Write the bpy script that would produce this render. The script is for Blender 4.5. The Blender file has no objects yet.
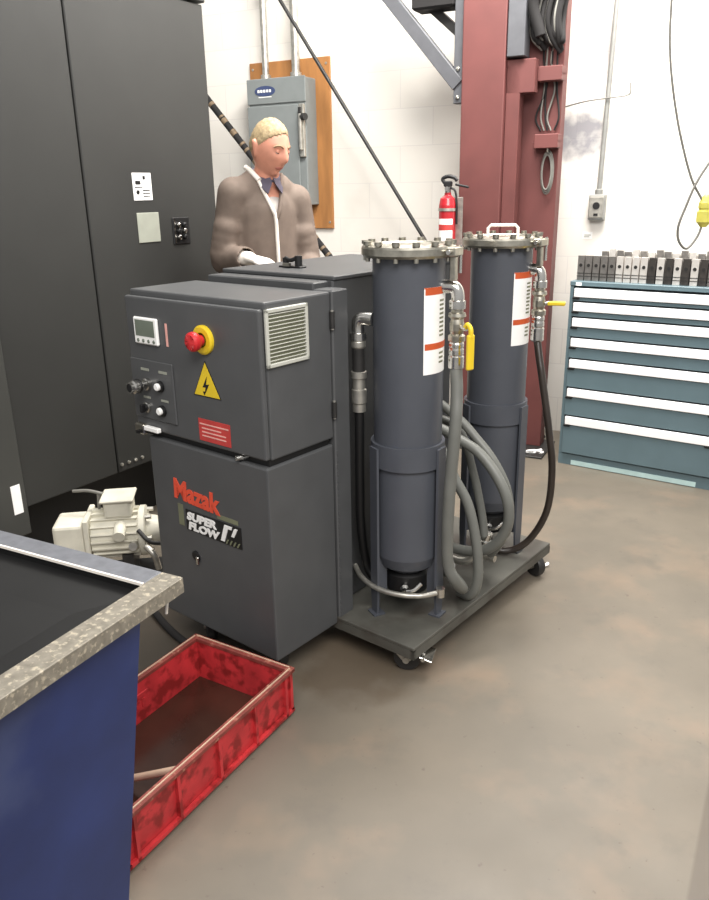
import bpy, bmesh, math, random
from mathutils import Vector, Matrix, noise
from mathutils.bvhtree import BVHTree
random.seed(7)
PI = math.pi
S = bpy.context.scene
COL = S.collection
sin, cos, rad = math.sin, math.cos, math.radians

# ------------------------------------------------------------------ materials
def lin(c):
    return tuple(((v/255)/12.92 if v/255 <= .04045 else ((v/255+.055)/1.055)**2.4) for v in c)

def mat(name, rgb, rough=.5, metal=0., var=.12, scale=18., bump=0., spots=None, spot_amt=.5, spot_scale=30., emit=0., coat=0., stretch=None):
    m = bpy.data.materials.new(name); m.use_nodes = True
    nt = m.node_tree; b = nt.nodes['Principled BSDF']
    c = lin(rgb)
    b.inputs['Roughness'].default_value = rough
    b.inputs['Metallic'].default_value = metal
    if coat: b.inputs['Coat Weight'].default_value = coat
    tc = nt.nodes.new('ShaderNodeTexCoord')
    src = tc.outputs['Object']
    if stretch:
        mp = nt.nodes.new('ShaderNodeMapping'); mp.inputs['Scale'].default_value = stretch
        nt.links.new(src, mp.inputs['Vector']); src = mp.outputs['Vector']
    n = nt.nodes.new('ShaderNodeTexNoise'); n.inputs['Scale'].default_value = scale; n.inputs['Detail'].default_value = 5
    nt.links.new(src, n.inputs['Vector'])
    r = nt.nodes.new('ShaderNodeValToRGB')
    r.color_ramp.elements[0].position = .3; r.color_ramp.elements[1].position = .7
    r.color_ramp.elements[0].color = (*[v*(1-var) for v in c], 1)
    r.color_ramp.elements[1].color = (*[min(1, v*(1+var)) for v in c], 1)
    nt.links.new(n.outputs['Fac'], r.inputs['Fac'])
    out = r.outputs['Color']
    if spots:
        n2 = nt.nodes.new('ShaderNodeTexNoise'); n2.inputs['Scale'].default_value = spot_scale; n2.inputs['Detail'].default_value = 6
        nt.links.new(tc.outputs['Object'], n2.inputs['Vector'])
        r2 = nt.nodes.new('ShaderNodeValToRGB')
        r2.color_ramp.elements[0].position = 1-spot_amt-.06; r2.color_ramp.elements[1].position = 1-spot_amt+.06
        nt.links.new(n2.outputs['Fac'], r2.inputs['Fac'])
        mx = nt.nodes.new('ShaderNodeMix'); mx.data_type = 'RGBA'
        nt.links.new(r2.outputs['Color'], mx.inputs[0]); nt.links.new(out, mx.inputs[6])
        mx.inputs[7].default_value = (*lin(spots), 1)
        out = mx.outputs[2]
    nt.links.new(out, b.inputs['Base Color'])
    if bump:
        bp = nt.nodes.new('ShaderNodeBump'); bp.inputs['Strength'].default_value = bump; bp.inputs['Distance'].default_value = .004
        nt.links.new(n.outputs['Fac'], bp.inputs['Height']); nt.links.new(bp.outputs['Normal'], b.inputs['Normal'])
    if emit:
        b.inputs['Emission Color'].default_value = (*c, 1); b.inputs['Emission Strength'].default_value = emit
    return m

M = {}
M['enc'] = mat('charcoal_paint', (46, 46, 44), .55, var=.06, scale=6, bump=.02)
M['enc_trim'] = mat('lighter_charcoal_paint', (62, 62, 59), .5, var=.06, scale=6)
M['black'] = mat('black_plastic', (17, 17, 18), .5)
M['unit'] = mat('slate_grey_paint', (79, 80, 81), .42, var=.07, scale=9, bump=.02)
M['unit_side'] = M['unit']
M['tank'] = mat('dark_tank_paint', (68, 69, 70), .5, var=.08, scale=9)
M['can'] = mat('blue_grey_paint', (77, 80, 87), .38, var=.06, scale=9)
M['deck'] = mat('oily_platform_steel', (84, 83, 77), .5, var=.25, scale=7, spots=(70, 66, 60), spot_amt=.42, spot_scale=6)
M['chrome'] = mat('chromed_steel', (205, 203, 198), .22, 1., var=.12, scale=30)
M['steel'] = mat('brushed_stainless', (176, 172, 160), .34, 1., var=.25, scale=40, bump=.1)
M['galv'] = mat('galvanised_steel', (190, 187, 178), .4, .8, var=.2, scale=40)
M['darksteel'] = mat('dark_steel', (60, 59, 58), .45, .5, var=.2)
M['white'] = mat('white_label', (248, 247, 244), .6, var=.03)
M['cream'] = mat('cream_motor_paint', (212, 208, 192), .5, var=.12, scale=14)
M['red'] = mat('red_emergency_plastic', (196, 40, 44), .4)
M['yellow'] = mat('safety_yellow', (228, 196, 40), .45, var=.05)
M['orange'] = mat('orange_label_band', (196, 84, 40), .6)
M['redlabel'] = mat('red_label', (190, 62, 58), .6)
M['pink'] = mat('pale_pink_print', (230, 170, 160), .6)
M['screen'] = mat('grey_lcd', (112, 120, 108), .3)
M['vent'] = mat('vent_grey_plastic', (186, 186, 176), .5, var=.04)
M['logo'] = mat('orange_red_logo', (226, 82, 56), .55)
M['textgrey'] = mat('grey_print', (118, 120, 96), .6)
M['plate_grey'] = mat('grey_plate', (152, 154, 142), .5, var=.06)
M['bluebin'] = mat('navy_blue_paint', (36, 52, 104), .42, var=.22, scale=5, bump=.05, spots=(58, 70, 112), spot_amt=.4, spot_scale=3)
M['liner'] = mat('black_oily_steel', (15, 15, 15), .55, var=.3, scale=8)
M['rim'] = mat('worn_angle_steel', (142, 136, 124), .42, .35, var=.22, scale=60, spots=(194, 184, 164), spot_amt=.40, spot_scale=90, bump=.1)
M['rim_grey'] = mat('scuffed_grey_steel', (128, 130, 136), .4, .4, var=.15, scale=40)
M['pole_tan'] = mat('tan_tape', (112, 94, 72), .65, var=.3, scale=60)
M['crate'] = mat('dirty_red_plastic', (196, 54, 58), .42, var=.22, scale=12, spots=(140, 36, 36), spot_amt=.46, spot_scale=22)
M['crate_rim'] = mat('dirty_crate_rim', (132, 62, 54), .5, var=.3, scale=25, spots=(176, 120, 100), spot_amt=.36, spot_scale=40)
M['sludge'] = mat('brown_oily_water', (62, 38, 30), .22, var=.3, scale=6)
M['stick'] = mat('pale_wood', (206, 176, 152), .6, var=.1)
M['column'] = mat('red_oxide_paint', (103, 57, 54), .6, var=.12, scale=5, bump=.04)
M['greysteel'] = mat('grey_painted_steel', (86, 87, 91), .5, var=.1)
M['cable'] = mat('dark_cable', (26, 24, 24), .85)
M['cable_grey'] = mat('grey_cable', (120, 118, 112), .6)
M['hose'] = mat('grey_hose', (106, 107, 102), .45, var=.08)
M['hose_dark'] = mat('dark_brown_hose', (48, 41, 36), .3, var=.2)
M['teal'] = mat('teal_cabinet_paint', (94, 114, 121), .45, var=.06, scale=7)
M['teal_dark'] = mat('dark_gap', (34, 42, 46), .7)
M['teal_light'] = mat('pale_teal_skid', (182, 208, 206), .5, var=.08)
M['strip'] = mat('white_strip', (250, 250, 250), .5, var=.02)
M['jaw_a'] = mat('machined_steel', (150, 146, 142), .35, .7, var=.2, scale=40)
M['jaw_b'] = mat('bright_machined_steel', (225, 220, 214), .4, .5, var=.1, scale=40)
M['jaw_c'] = mat('blackened_steel', (80, 76, 73), .4, .6, var=.2, scale=40)
M['ply'] = mat('plywood', (168, 116, 66), .65, var=.18, scale=10, stretch=(2, 2, .4), bump=.05)
M['fuse'] = mat('grey_enclosure_paint', (126, 131, 130), .5, var=.04)
M['logo_blue'] = mat('blue_badge', (60, 72, 108), .5)
M['ext_red'] = mat('extinguisher_red', (170, 34, 42), .3, coat=.5)
M['outlet'] = mat('cast_grey_box', (142, 142, 138), .5, .3)
M['conn'] = mat('yellow_connector', (214, 206, 96), .5)
M['skin'] = mat('skin', (208, 144, 120), .5, var=.08, scale=25)
M['hair'] = mat('grey_blond_hair', (166, 146, 112), .7, var=.25, scale=90, bump=.4)
M['jacket'] = mat('taupe_jacket', (112, 98, 88), .8, var=.1, scale=22, bump=.2)
M['collar'] = mat('dark_blue_shirt', (84, 78, 92), .8)
M['shirt'] = mat('pale_shirt', (190, 182, 176), .8)
M['trim'] = mat('white_trim', (244, 236, 226), .7)
M['trousers'] = mat('dark_trousers', (52, 54, 62), .8)
M['shoe'] = mat('black_leather', (26, 24, 24), .4)
M['eye'] = mat('eye', (60, 46, 40), .2)
M['sclera'] = mat('eye_white', (190, 176, 164), .3)
M['lip'] = mat('lip', (176, 104, 92), .5)
M['brow'] = mat('eyebrow', (150, 120, 92), .8)

# ------------------------------------------------------------------ mesh builder
class MB:
    def __init__(s, *mats):
        s.v = []; s.f = []; s.mi = []; s.sm = []; s.mats = list(mats); s.M = Matrix.Identity(4)
    def add(s, verts, faces, mi=0, smooth=False, X=None):
        T = s.M @ X if X is not None else s.M
        o = len(s.v)
        s.v += [tuple(T @ Vector(v)) for v in verts]
        s.f += [tuple(i+o for i in f) for f in faces]
        s.mi += [mi]*len(faces); s.sm += [smooth]*len(faces)
    def box(s, x0, x1, y0, y1, z0, z1, mi=0, bev=0., X=None, seg=1):
        bm = bmesh.new(); bmesh.ops.create_cube(bm, size=1)
        for v in bm.verts:
            v.co = Vector(((x0+x1)/2+v.co.x*(x1-x0), (y0+y1)/2+v.co.y*(y1-y0), (z0+z1)/2+v.co.z*(z1-z0)))
        if bev: bmesh.ops.bevel(bm, geom=list(bm.edges), offset=bev, segments=seg, affect='EDGES', profile=.5)
        bm.verts.index_update()
        s.add([v.co.copy() for v in bm.verts], [[v.index for v in f.verts] for f in bm.faces], mi, False, X); bm.free()
    def lathe(s, prof, c=(0, 0, 0), n=32, mi=0, axis=None, X=None, a0=0, a1=2*PI, smooth=True):
        """prof: list of (r, z); each segment gets its own vertices so edges stay crisp"""
        T = Matrix.Translation(Vector(c))
        if axis is not None: T = T @ Vector((0, 0, 1)).rotation_difference(Vector(axis)).to_matrix().to_4x4()
        if X is not None: T = X @ T
        full = abs(a1-a0-2*PI) < 1e-6
        for (r0, z0), (r1, z1) in zip(prof[:-1], prof[1:]):
            vs = []; fs = []
            m = n if full else n+1
            for i in range(m):
                a = a0+(a1-a0)*i/n
                vs += [(r0*cos(a), r0*sin(a), z0), (r1*cos(a), r1*sin(a), z1)]
            for i in range(n):
                j = (i+1) % m
                q = (2*i, 2*j, 2*j+1, 2*i+1)
                if r0 < 1e-6: q = (2*i, 2*j+1, 2*i+1)
                elif r1 < 1e-6: q = (2*i, 2*j, 2*i+1)
                fs.append(q)
            s.add(vs, fs, mi, smooth and abs(z1-z0) > 1e-6, T)
    def cyl(s, p0, p1, r, n=20, mi=0, r1=None, X=None):
        p0 = Vector(p0); p1 = Vector(p1); L = (p1-p0).length
        s.lathe([(0, 0), (r, 0), (r if r1 is None else r1, L), (0, L)], p0, n, mi, (p1-p0), X)
    def tube(s, pts, r, n=12, mi=0, smooth_path=True, sub=8, caps=True, rf=None):
        pts = [Vector(p) for p in pts]
        if smooth_path and len(pts) > 2:
            P = [pts[0]*2-pts[1]]+pts+[pts[-1]*2-pts[-2]]; out = []
            for i in range(1, len(P)-2):
                for k in range(sub):
                    t = k/sub; a, b, c, d = P[i-1:i+3]
                    out.append(.5*((2*b)+(c-a)*t+(2*a-5*b+4*c-d)*t*t+(3*b-a-3*c+d)*t**3))
            out.append(pts[-1]); pts = out
        vs = []; fs = []; nrm = None
        for i, p in enumerate(pts):
            t = (pts[min(i+1, len(pts)-1)]-pts[max(i-1, 0)]).normalized()
            if nrm is None:
                nrm = t.cross(Vector((0, 0, 1)));
                if nrm.length < .1: nrm = t.cross(Vector((1, 0, 0)))
                nrm.normalize()
            nrm = (nrm-t*nrm.dot(t)).normalized(); bn = t.cross(nrm)
            rr = r if rf is None else r*rf(i/(len(pts)-1))
            for k in range(n):
                a = 2*PI*k/n; vs.append(p+nrm*rr*cos(a)+bn*rr*sin(a))
        for i in range(len(pts)-1):
            for k in range(n):
                k2 = (k+1) % n
                fs.append((i*n+k, i*n+k2, (i+1)*n+k2, (i+1)*n+k))
        s.add(vs, fs, mi, True)
        if caps:
            s.add(vs[:n], [tuple(range(n))[::-1]], mi); s.add(vs[-n:], [tuple(range(n))], mi)
    def prism(s, poly, d0, d1, mi=0, X=None):
        """poly in (x, z); extruded along y from d0 to d1"""
        n = len(poly)
        vs = [(x, d0, z) for x, z in poly]+[(x, d1, z) for x, z in poly]
        fs = [tuple(range(n)), tuple(range(2*n-1, n-1, -1))]+[((i+1) % n, i, n+i, n+(i+1) % n) for i in range(n)]
        s.add(vs, fs, mi, False, X)
    def text(s, txt, size, X, mi=0, ext=.001, shear=0., bold=0., sx=1.):
        cu = bpy.data.curves.new('t', 'FONT'); cu.body = txt; cu.size = size; cu.extrude = ext; cu.shear = shear; cu.offset = bold
        cu.align_x = 'LEFT'; cu.resolution_u = 3
        o = bpy.data.objects.new('t', cu); COL.objects.link(o)
        me = o.to_mesh()
        s.add([(v.co.x*sx, v.co.y, v.co.z) for v in me.vertices], [tuple(p.vertices) for p in me.polygons], mi, False, X)
        o.to_mesh_clear(); bpy.data.objects.remove(o); bpy.data.curves.remove(cu)
    def sphere(s, c, r, mi=0, n=16, m=10, sc=(1, 1, 1)):
        vs = []; fs = []
        for i in range(m+1):
            th = PI*i/m
            for k in range(n):
                a = 2*PI*k/n
                vs.append((c[0]+r*sc[0]*sin(th)*cos(a), c[1]+r*sc[1]*sin(th)*sin(a), c[2]+r*sc[2]*cos(th)))
        for i in range(m):
            for k in range(n):
                k2 = (k+1) % n; fs.append((i*n+k, (i+1)*n+k, (i+1)*n+k2, i*n+k2))
        s.add(vs, fs, mi, True)
    def mesh(s, name):
        me = bpy.data.meshes.new(name); me.from_pydata(s.v, [], s.f)
        bm = bmesh.new(); bm.from_mesh(me); bmesh.ops.remove_doubles(bm, verts=bm.verts, dist=1e-7) if False else None
        bm.free()
        for m in s.mats: me.materials.append(m)
        me.polygons.foreach_set('material_index', s.mi); me.polygons.foreach_set('use_smooth', s.sm)
        me.validate(); me.update(); return me
    def build(s, name, parent=None):
        me = s.mesh(name); bm = bmesh.new(); bm.from_mesh(me)
        bmesh.ops.recalc_face_normals(bm, faces=bm.faces); bm.to_mesh(me); bm.free()
        o = bpy.data.objects.new(name, me); COL.objects.link(o)
        if parent: o.parent = parent
        return o

def thing(name, label, cat, loc, rotz=0., group=None):
    o = bpy.data.objects.new(name, None); COL.objects.link(o); o.empty_display_size = .1
    o.location = loc; o.rotation_euler = (0, 0, rad(rotz))
    o['label'] = label; o['category'] = cat
    if group: o['group'] = group
    return o
def tag(o, label, cat, group=None, kind=None):
    o['label'] = label; o['category'] = cat
    if group: o['group'] = group
    if kind: o['kind'] = kind
    return o

# face-text frame: x right, text lies on plane y = const facing -y
def face_frame(x, y, z, roll=0.):
    return Matrix.Translation((x, y, z)) @ Matrix.Rotation(roll, 4, 'Y') @ Matrix.Rotation(PI/2, 4, 'X')

# ------------------------------------------------------------------ camera
cam = bpy.data.cameras.new('camera'); co = bpy.data.objects.new('camera', cam); COL.objects.link(co)
cam.sensor_fit = 'VERTICAL'; cam.sensor_height = 36; cam.lens = 774/900*36; cam.clip_start = .05
PITCH, ROLL = .3248, -.017
co.matrix_world = Matrix.Translation((0, 0, 1.5)) @ Matrix.Rotation(PI/2-PITCH, 4, 'X') @ Matrix.Rotation(ROLL, 4, 'Z')
S.camera = co

# ------------------------------------------------------------------ setting
def floor_material():
    m = bpy.data.materials.new('sealed_concrete'); m.use_nodes = True; nt = m.node_tree; b = nt.nodes['Principled BSDF']
    N = nt.nodes.new; Lk = nt.links.new
    tc = N('ShaderNodeTexCoord')
    def nz(scale, det=6, rough=.55):
        n = N('ShaderNodeTexNoise'); n.inputs['Scale'].default_value = scale; n.inputs['Detail'].default_value = det; n.inputs['Roughness'].default_value = rough
        Lk(tc.outputs['Object'], n.inputs['Vector']); return n
    def ramp(src, p0, c0, p1, c1):
        r = N('ShaderNodeValToRGB'); e = r.color_ramp.elements
        e[0].position = p0; e[0].color = (*c0, 1); e[1].position = p1; e[1].color = (*c1, 1); Lk(src, r.inputs['Fac']); return r.outputs['Color']
    def mix(f, a, bb):
        x = N('ShaderNodeMix'); x.data_type = 'RGBA'
        if isinstance(f, float): x.inputs[0].default_value = f
        else: Lk(f, x.inputs[0])
        for s_, v in ((6, a), (7, bb)):
            if isinstance(v, tuple): x.inputs[s_].default_value = (*v, 1)
            else: Lk(v, x.inputs[s_])
        return x.outputs[2]
    base = ramp(nz(1.6).outputs['Fac'], .35, lin((106, 99, 88)), .68, lin((121, 112, 99)))
    warm = ramp(nz(2.6, 4).outputs['Fac'], .52, (0, 0, 0), .72, (.5, .5, .5))
    c = mix(warm, base, lin((148, 126, 106)))
    dark = ramp(nz(4.3, 7, .65).outputs['Fac'], .55, (0, 0, 0), .78, (.55, .55, .55))
    c = mix(dark, c, lin((90, 85, 78)))
    spk = ramp(nz(38, 3).outputs['Fac'], .68, (0, 0, 0), .74, (.6, .6, .6))
    c = mix(spk, c, lin((92, 80, 70)))
    sep = N('ShaderNodeSeparateXYZ'); Lk(tc.outputs['Object'], sep.inputs[0])
    def math_(op, a, b_):
        x = N('ShaderNodeMath'); x.operation = op
        for i, v in enumerate((a, b_)):
            if isinstance(v, (int, float)): x.inputs[i].default_value = v
            else: Lk(v, x.inputs[i])
        return x.outputs[0]
    # darker slab on the far right of a straight joint
    dd = math_('ADD', math_('MULTIPLY', sep.outputs['X'], .867), math_('MULTIPLY', sep.outputs['Y'], -.498))
    dd = math_('SUBTRACT', dd, .942*.867-1.699*.498)
    slab = ramp(dd, 0., (0, 0, 0), .008, (.75, .75, .75))
    c = mix(slab, c, lin((92, 83, 73)))
    # darker brown patch near the caster, irregular outline
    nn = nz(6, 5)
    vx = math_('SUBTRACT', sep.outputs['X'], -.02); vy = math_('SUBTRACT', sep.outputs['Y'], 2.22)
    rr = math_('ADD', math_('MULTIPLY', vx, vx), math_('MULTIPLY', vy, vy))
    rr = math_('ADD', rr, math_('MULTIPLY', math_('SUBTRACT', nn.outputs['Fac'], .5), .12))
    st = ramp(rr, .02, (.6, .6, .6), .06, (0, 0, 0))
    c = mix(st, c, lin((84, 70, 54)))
    vx = math_('SUBTRACT', sep.outputs['X'], -.66); vy = math_('SUBTRACT', sep.outputs['Y'], 2.42)  # shade beside the cabinet, behind the crate, painted into the floor colour
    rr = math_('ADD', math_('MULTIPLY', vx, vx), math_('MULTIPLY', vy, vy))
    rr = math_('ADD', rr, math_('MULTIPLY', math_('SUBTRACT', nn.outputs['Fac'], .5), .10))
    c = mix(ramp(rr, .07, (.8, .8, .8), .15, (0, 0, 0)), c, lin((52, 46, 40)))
    Lk(c, b.inputs['Base Color'])
    Lk(ramp(nz(3, 5).outputs['Fac'], .3, (.34, .34, .34), .7, (.55, .55, .55)), b.inputs['Roughness'])
    bp = N('ShaderNodeBump'); bp.inputs['Strength'].default_value = .06; Lk(nz(60, 4).outputs['Fac'], bp.inputs['Height']); Lk(bp.outputs['Normal'], b.inputs['Normal'])
    return m
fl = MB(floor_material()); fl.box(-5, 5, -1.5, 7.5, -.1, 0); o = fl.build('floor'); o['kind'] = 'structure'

def wall_material():
    m = bpy.data.materials.new('white_painted_block'); m.use_nodes = True; nt = m.node_tree; b = nt.nodes['Principled BSDF']
    N = nt.nodes.new; Lk = nt.links.new
    tc = N('ShaderNodeTexCoord'); mp = N('ShaderNodeMapping'); mp.inputs['Rotation'].default_value = (-PI/2, 0, 0)
    Lk(tc.outputs['Object'], mp.inputs['Vector'])
    br = N('ShaderNodeTexBrick'); br.inputs['Scale'].default_value = 1
    br.inputs['Brick Width'].default_value = .44; br.inputs['Row Height'].default_value = .2195
    br.inputs['Mortar Size'].default_value = .003; br.inputs['Mortar Smooth'].default_value = .5
    br.inputs['Color1'].default_value = (*lin((238, 234, 226)), 1); br.inputs['Color2'].default_value = (*lin((234, 229, 220)), 1); br.inputs['Mortar'].default_value = (*lin((224, 219, 212)), 1)
    Lk(mp.outputs['Vector'], br.inputs['Vector'])
    n = N('ShaderNodeTexNoise'); n.inputs['Scale'].default_value = 2.2; n.inputs['Detail'].default_value = 5; Lk(tc.outputs['Object'], n.inputs['Vector'])
    r = N('ShaderNodeValToRGB'); r.color_ramp.elements[0].position = .58; r.color_ramp.elements[1].position = .8
    r.color_ramp.elements[0].color = (0, 0, 0, 1); r.color_ramp.elements[1].color = (.4, .4, .4, 1); Lk(n.outputs['Fac'], r.inputs['Fac'])
    mx = N('ShaderNodeMix'); mx.data_type = 'RGBA'; Lk(r.outputs['Color'], mx.inputs[0]); Lk(br.outputs['Color'], mx.inputs[6]); mx.inputs[7].default_value = (*lin((205, 196, 184)), 1)
    # grey patches with noisy outlines beside the column
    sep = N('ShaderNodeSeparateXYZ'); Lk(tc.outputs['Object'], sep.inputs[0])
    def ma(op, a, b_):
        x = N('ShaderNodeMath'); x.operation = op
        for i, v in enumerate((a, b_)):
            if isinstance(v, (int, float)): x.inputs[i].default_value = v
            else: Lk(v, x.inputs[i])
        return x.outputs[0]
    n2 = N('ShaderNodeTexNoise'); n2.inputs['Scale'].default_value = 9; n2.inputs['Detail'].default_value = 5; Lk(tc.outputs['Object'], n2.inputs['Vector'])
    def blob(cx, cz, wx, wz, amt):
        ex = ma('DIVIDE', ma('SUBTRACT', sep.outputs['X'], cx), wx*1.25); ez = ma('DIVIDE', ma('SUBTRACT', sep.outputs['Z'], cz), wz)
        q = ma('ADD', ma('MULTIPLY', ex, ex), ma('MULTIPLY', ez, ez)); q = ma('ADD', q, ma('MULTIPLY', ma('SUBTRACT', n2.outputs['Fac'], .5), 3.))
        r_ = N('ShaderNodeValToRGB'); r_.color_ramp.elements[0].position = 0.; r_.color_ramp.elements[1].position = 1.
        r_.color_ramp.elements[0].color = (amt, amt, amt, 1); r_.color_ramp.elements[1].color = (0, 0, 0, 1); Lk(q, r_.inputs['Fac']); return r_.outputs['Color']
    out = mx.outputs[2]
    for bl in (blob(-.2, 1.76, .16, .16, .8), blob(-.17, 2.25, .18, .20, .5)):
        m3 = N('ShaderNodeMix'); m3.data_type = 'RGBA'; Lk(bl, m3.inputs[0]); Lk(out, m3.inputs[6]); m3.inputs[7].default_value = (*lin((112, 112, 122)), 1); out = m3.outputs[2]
    Lk(out, b.inputs['Base Color']); b.inputs['Roughness'].default_value = .5
    bp = N('ShaderNodeBump'); bp.inputs['Strength'].default_value = .12; bp.inputs['Distance'].default_value = .003
    Lk(br.outputs['Fac'], bp.inputs['Height']); bp.invert = True; Lk(bp.outputs['Normal'], b.inputs['Normal'])
    return m
WO = Vector((1.5, 4.68, 0)); WROT = -27.
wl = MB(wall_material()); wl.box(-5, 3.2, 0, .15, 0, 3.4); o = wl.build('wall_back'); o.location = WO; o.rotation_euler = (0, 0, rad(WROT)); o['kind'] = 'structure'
def wall_pt(t, d, z):
    a = rad(WROT); return Vector((WO.x+t*cos(a)+d*sin(a), WO.y+t*sin(a)-d*cos(a), z))   # d = distance in front of the wall

# ------------------------------------------------------------------ machine tool enclosure (left)
enc = thing('machine_tool_enclosure', 'tall charcoal machine tool enclosure with panel seam, filling the left side', 'machine', (-1.068, 3.294, 0), 56)
m = MB(M['enc']); m.box(-.478, -.004, 0, .85, .30, 2.75, bev=.004); m.build('side_panel', enc)
m = MB(M['enc']); m.box(.004, .752, 0, .85, .30, 2.292, bev=.004); m.build('side_panel', enc)
m = MB(M['black']); m.box(-.02, .02, .012, .5, .31, 2.6); m.build('seam_gasket', enc)
m = MB(M['black']); m.box(-.9, .70, .14, .8, 0, .31); m.build('plinth', enc)
m = MB(M['enc']); m.box(.004, .76, -.012, .85, 2.30, 2.75, bev=.004); m.build('top_cap', enc)
m = MB(M['enc_trim']); m.box(-1.1, -.482, -.03, .85, .2, 2.75, bev=.005); m.build('corner_post', enc)
m = MB(M['white'], M['textgrey']); m.box(-.545, -.505, -.032, -.0302, .30, .42); m.build('sticker', enc)
m = MB(M['white'], M['black'], M['yellow'])
m.box(.248, .352, -.003, -.0002, 1.47, 1.582); m.box(.262, .29, -.0045, -.003, 1.535, 1.55, 1); m.box(.305, .318, -.0045, -.003, 1.555, 1.57, 1)
m.lathe([(0, 0), (.009, 0), (.009, .0015), (0, .0015)], (.272, -.003, 1.503), 14, 1, (0, -1, 0))
for k in range(3): m.box(.30, .34, -.0042, -.003, 1.485+k*.012, 1.489+k*.012, 1)
m.box(.256, .300, -.004, -.003, 1.522, 1.526, 1); m.build('warning_label', enc)
m = MB(M['plate_grey'], M['black']); m.box(.252, .378, -.004, -.0002, 1.292, 1.418, bev=.0015); m.build('blank_plate', enc)
m = MB(M['black'], M['chrome'])
m.box(.455, .56, -.006, -.0002, 1.272, 1.392, bev=.003)
for i in range(2):
    for j in range(3):
        m.lathe([(0, 0), (.011, 0), (.011, .012), (.006, .015), (0, .015)], (.485+i*.035, -.006, 1.305+j*.027), 12, 1 if (i+j) % 2 == 0 else 0, (0, -1, 0))
m.box(.463, .468, -.008, -.006, 1.28, 1.385, 1); m.build('signal_connector', enc)
for x in (.02, .06, .10, .14): m = MB(M['galv']); m.lathe([(0, 0), (.008, 0), (.008, .007), (0, .008)], (x, 0, .335), 8, 0, (0, -1, 0)); m.build('bolt', enc)

# ------------------------------------------------------------------ coolant filter unit
AX = Vector((-.2510, 2.0838, 0)); UROT = -39.32
U = thing('coolant_filter_unit', 'wheeled slate grey coolant filter unit with control box and two tall canisters', 'machine', AX, UROT)
# platform
m = MB(M['deck'])
m.box(-.50, .313, .292, 1.26, .112, .124, bev=.002)
m.box(.300, .313, .292, 1.26, .080, .112); m.box(-.50, .313, .292, .304, .080, .112); m.box(-.5, .313, 1.248, 1.26, .08, .112)
m.build('platform', U)
m = MB(M['darksteel']); m.box(-.50, -.06, .04, .30, .075, .102); m.build('base_frame', U)
def caster(x, y, a, brake):
    c = bpy.data.objects.new('caster', None); COL.objects.link(c); c.parent = U; c.location = (x, y, 0); c.rotation_euler = (0, 0, rad(a)); c.scale = (1.38, 1.38, 1.38)
    f = MB(M['galv'])
    f.box(-.0195, .0195, -.0195, .0195, .076, .081); f.cyl((0, 0, .066), (0, 0, .077), .022)
    for s_ in (-1, 1): f.prism([(-.024, .07), (.024, .07), (.030, .034), (.018, .024), (.006, .034)], s_*.017-.0015, s_*.017+.0015)
    f.box(-.024, .024, -.018, .018, .062, .068); f.build('fork', c)
    w = MB(M['darksteel'], M['galv'])
    w.lathe([(.010, -.012), (.030, -.012), (.033, -.008), (.033, .008), (.030, .012), (.010, .012)], (.018, 0, .033), 24, 0, (0, 1, 0))
    w.lathe([(0, -.022), (.008, -.022), (.008, .022), (0, .022)], (.018, 0, .033), 12, 1, (0, 1, 0)); w.build('wheel', c)
    if brake:
        b = MB(M['chrome']); b.box(-.016, .016, -.03, .03, -.002, .002, X=Matrix.Translation((.066, 0, .047)) @ Matrix.Rotation(rad(18), 4, 'Y'), bev=.001)
        b.box(.03, .062, -.012, .012, .049, .054); b.cyl((.06, -.03, .046), (.06, .03, .046), .005); b.build('brake_pedal', c)
    return c
caster(.228, .336, 24, True); caster(.262, 1.2, -20, False); caster(-.45, 1.2, 30, False); caster(-.42, .10, -50, False); caster(-.12, .12, -30, False)

# pump cabinet (lower box)
m = MB(M['unit'], M['black'], M['chrome'])
m.box(-.551, 0, 0, .292, .102, .743, bev=.006, seg=2)
m.lathe([(0, 0), (.014, 0), (.016, .002), (.016, .003), (0, .003)], (-.352, .0005, .36), 20, 1, (0, -1, 0))
pc = m.build('pump_cabinet', U)
m = MB(M['black'], M['chrome']); m.lathe([(0, 0), (.017, 0), (.017, .004), (.012, .006), (0, .006)], (-.357, 0, .365), 20, 0, (0, -1, 0))
m.box(-.350, -.338, -.010, -.004, .338, .366, 1, bev=.002); o = m.build('latch', pc); o['label'] = 'black quarter-turn latch with bright key slot'
m = MB(M['logo']); m.text('Mazak', .092, face_frame(-.444, -.0012, .556, rad(3)), 0, .001, 0, .0035, .93); m.build('logo_lettering', pc)
m = MB(M['black'], M['white'], M['textgrey'])
m.box(-.390, -.128, -.002, -.0004, .452, .524)
m.text('SUPER', .036, face_frame(-.383, -.0035, .4915), 1, .001, .15, .0018, 1.38)
m.text('FLOW', .036, face_frame(-.379, -.0035, .458), 1, .001, .15, .0018, 1.42)
m.prism([(-.222, .460), (-.205, .460), (-.186, .508), (-.170, .508), (-.167, .518), (-.201, .518)], -.0045, -.002, 1)
m.prism([(-.172, .486), (-.159, .486), (-.142, .516), (-.156, .516)], -.0045, -.002, 1)
for k in range(4): m.prism([(-.200+k*.017, .455), (-.194+k*.017, .455), (-.185+k*.017, .470), (-.191+k*.017, .470)], -.0045, -.002, 2)
m.box(-.428, -.402, -.0015, -.0004, .46, .535, 2); m.box(-.235, -.14, -.0015, -.0004, .530, .545, 2); m.build('badge', pc)

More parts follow.
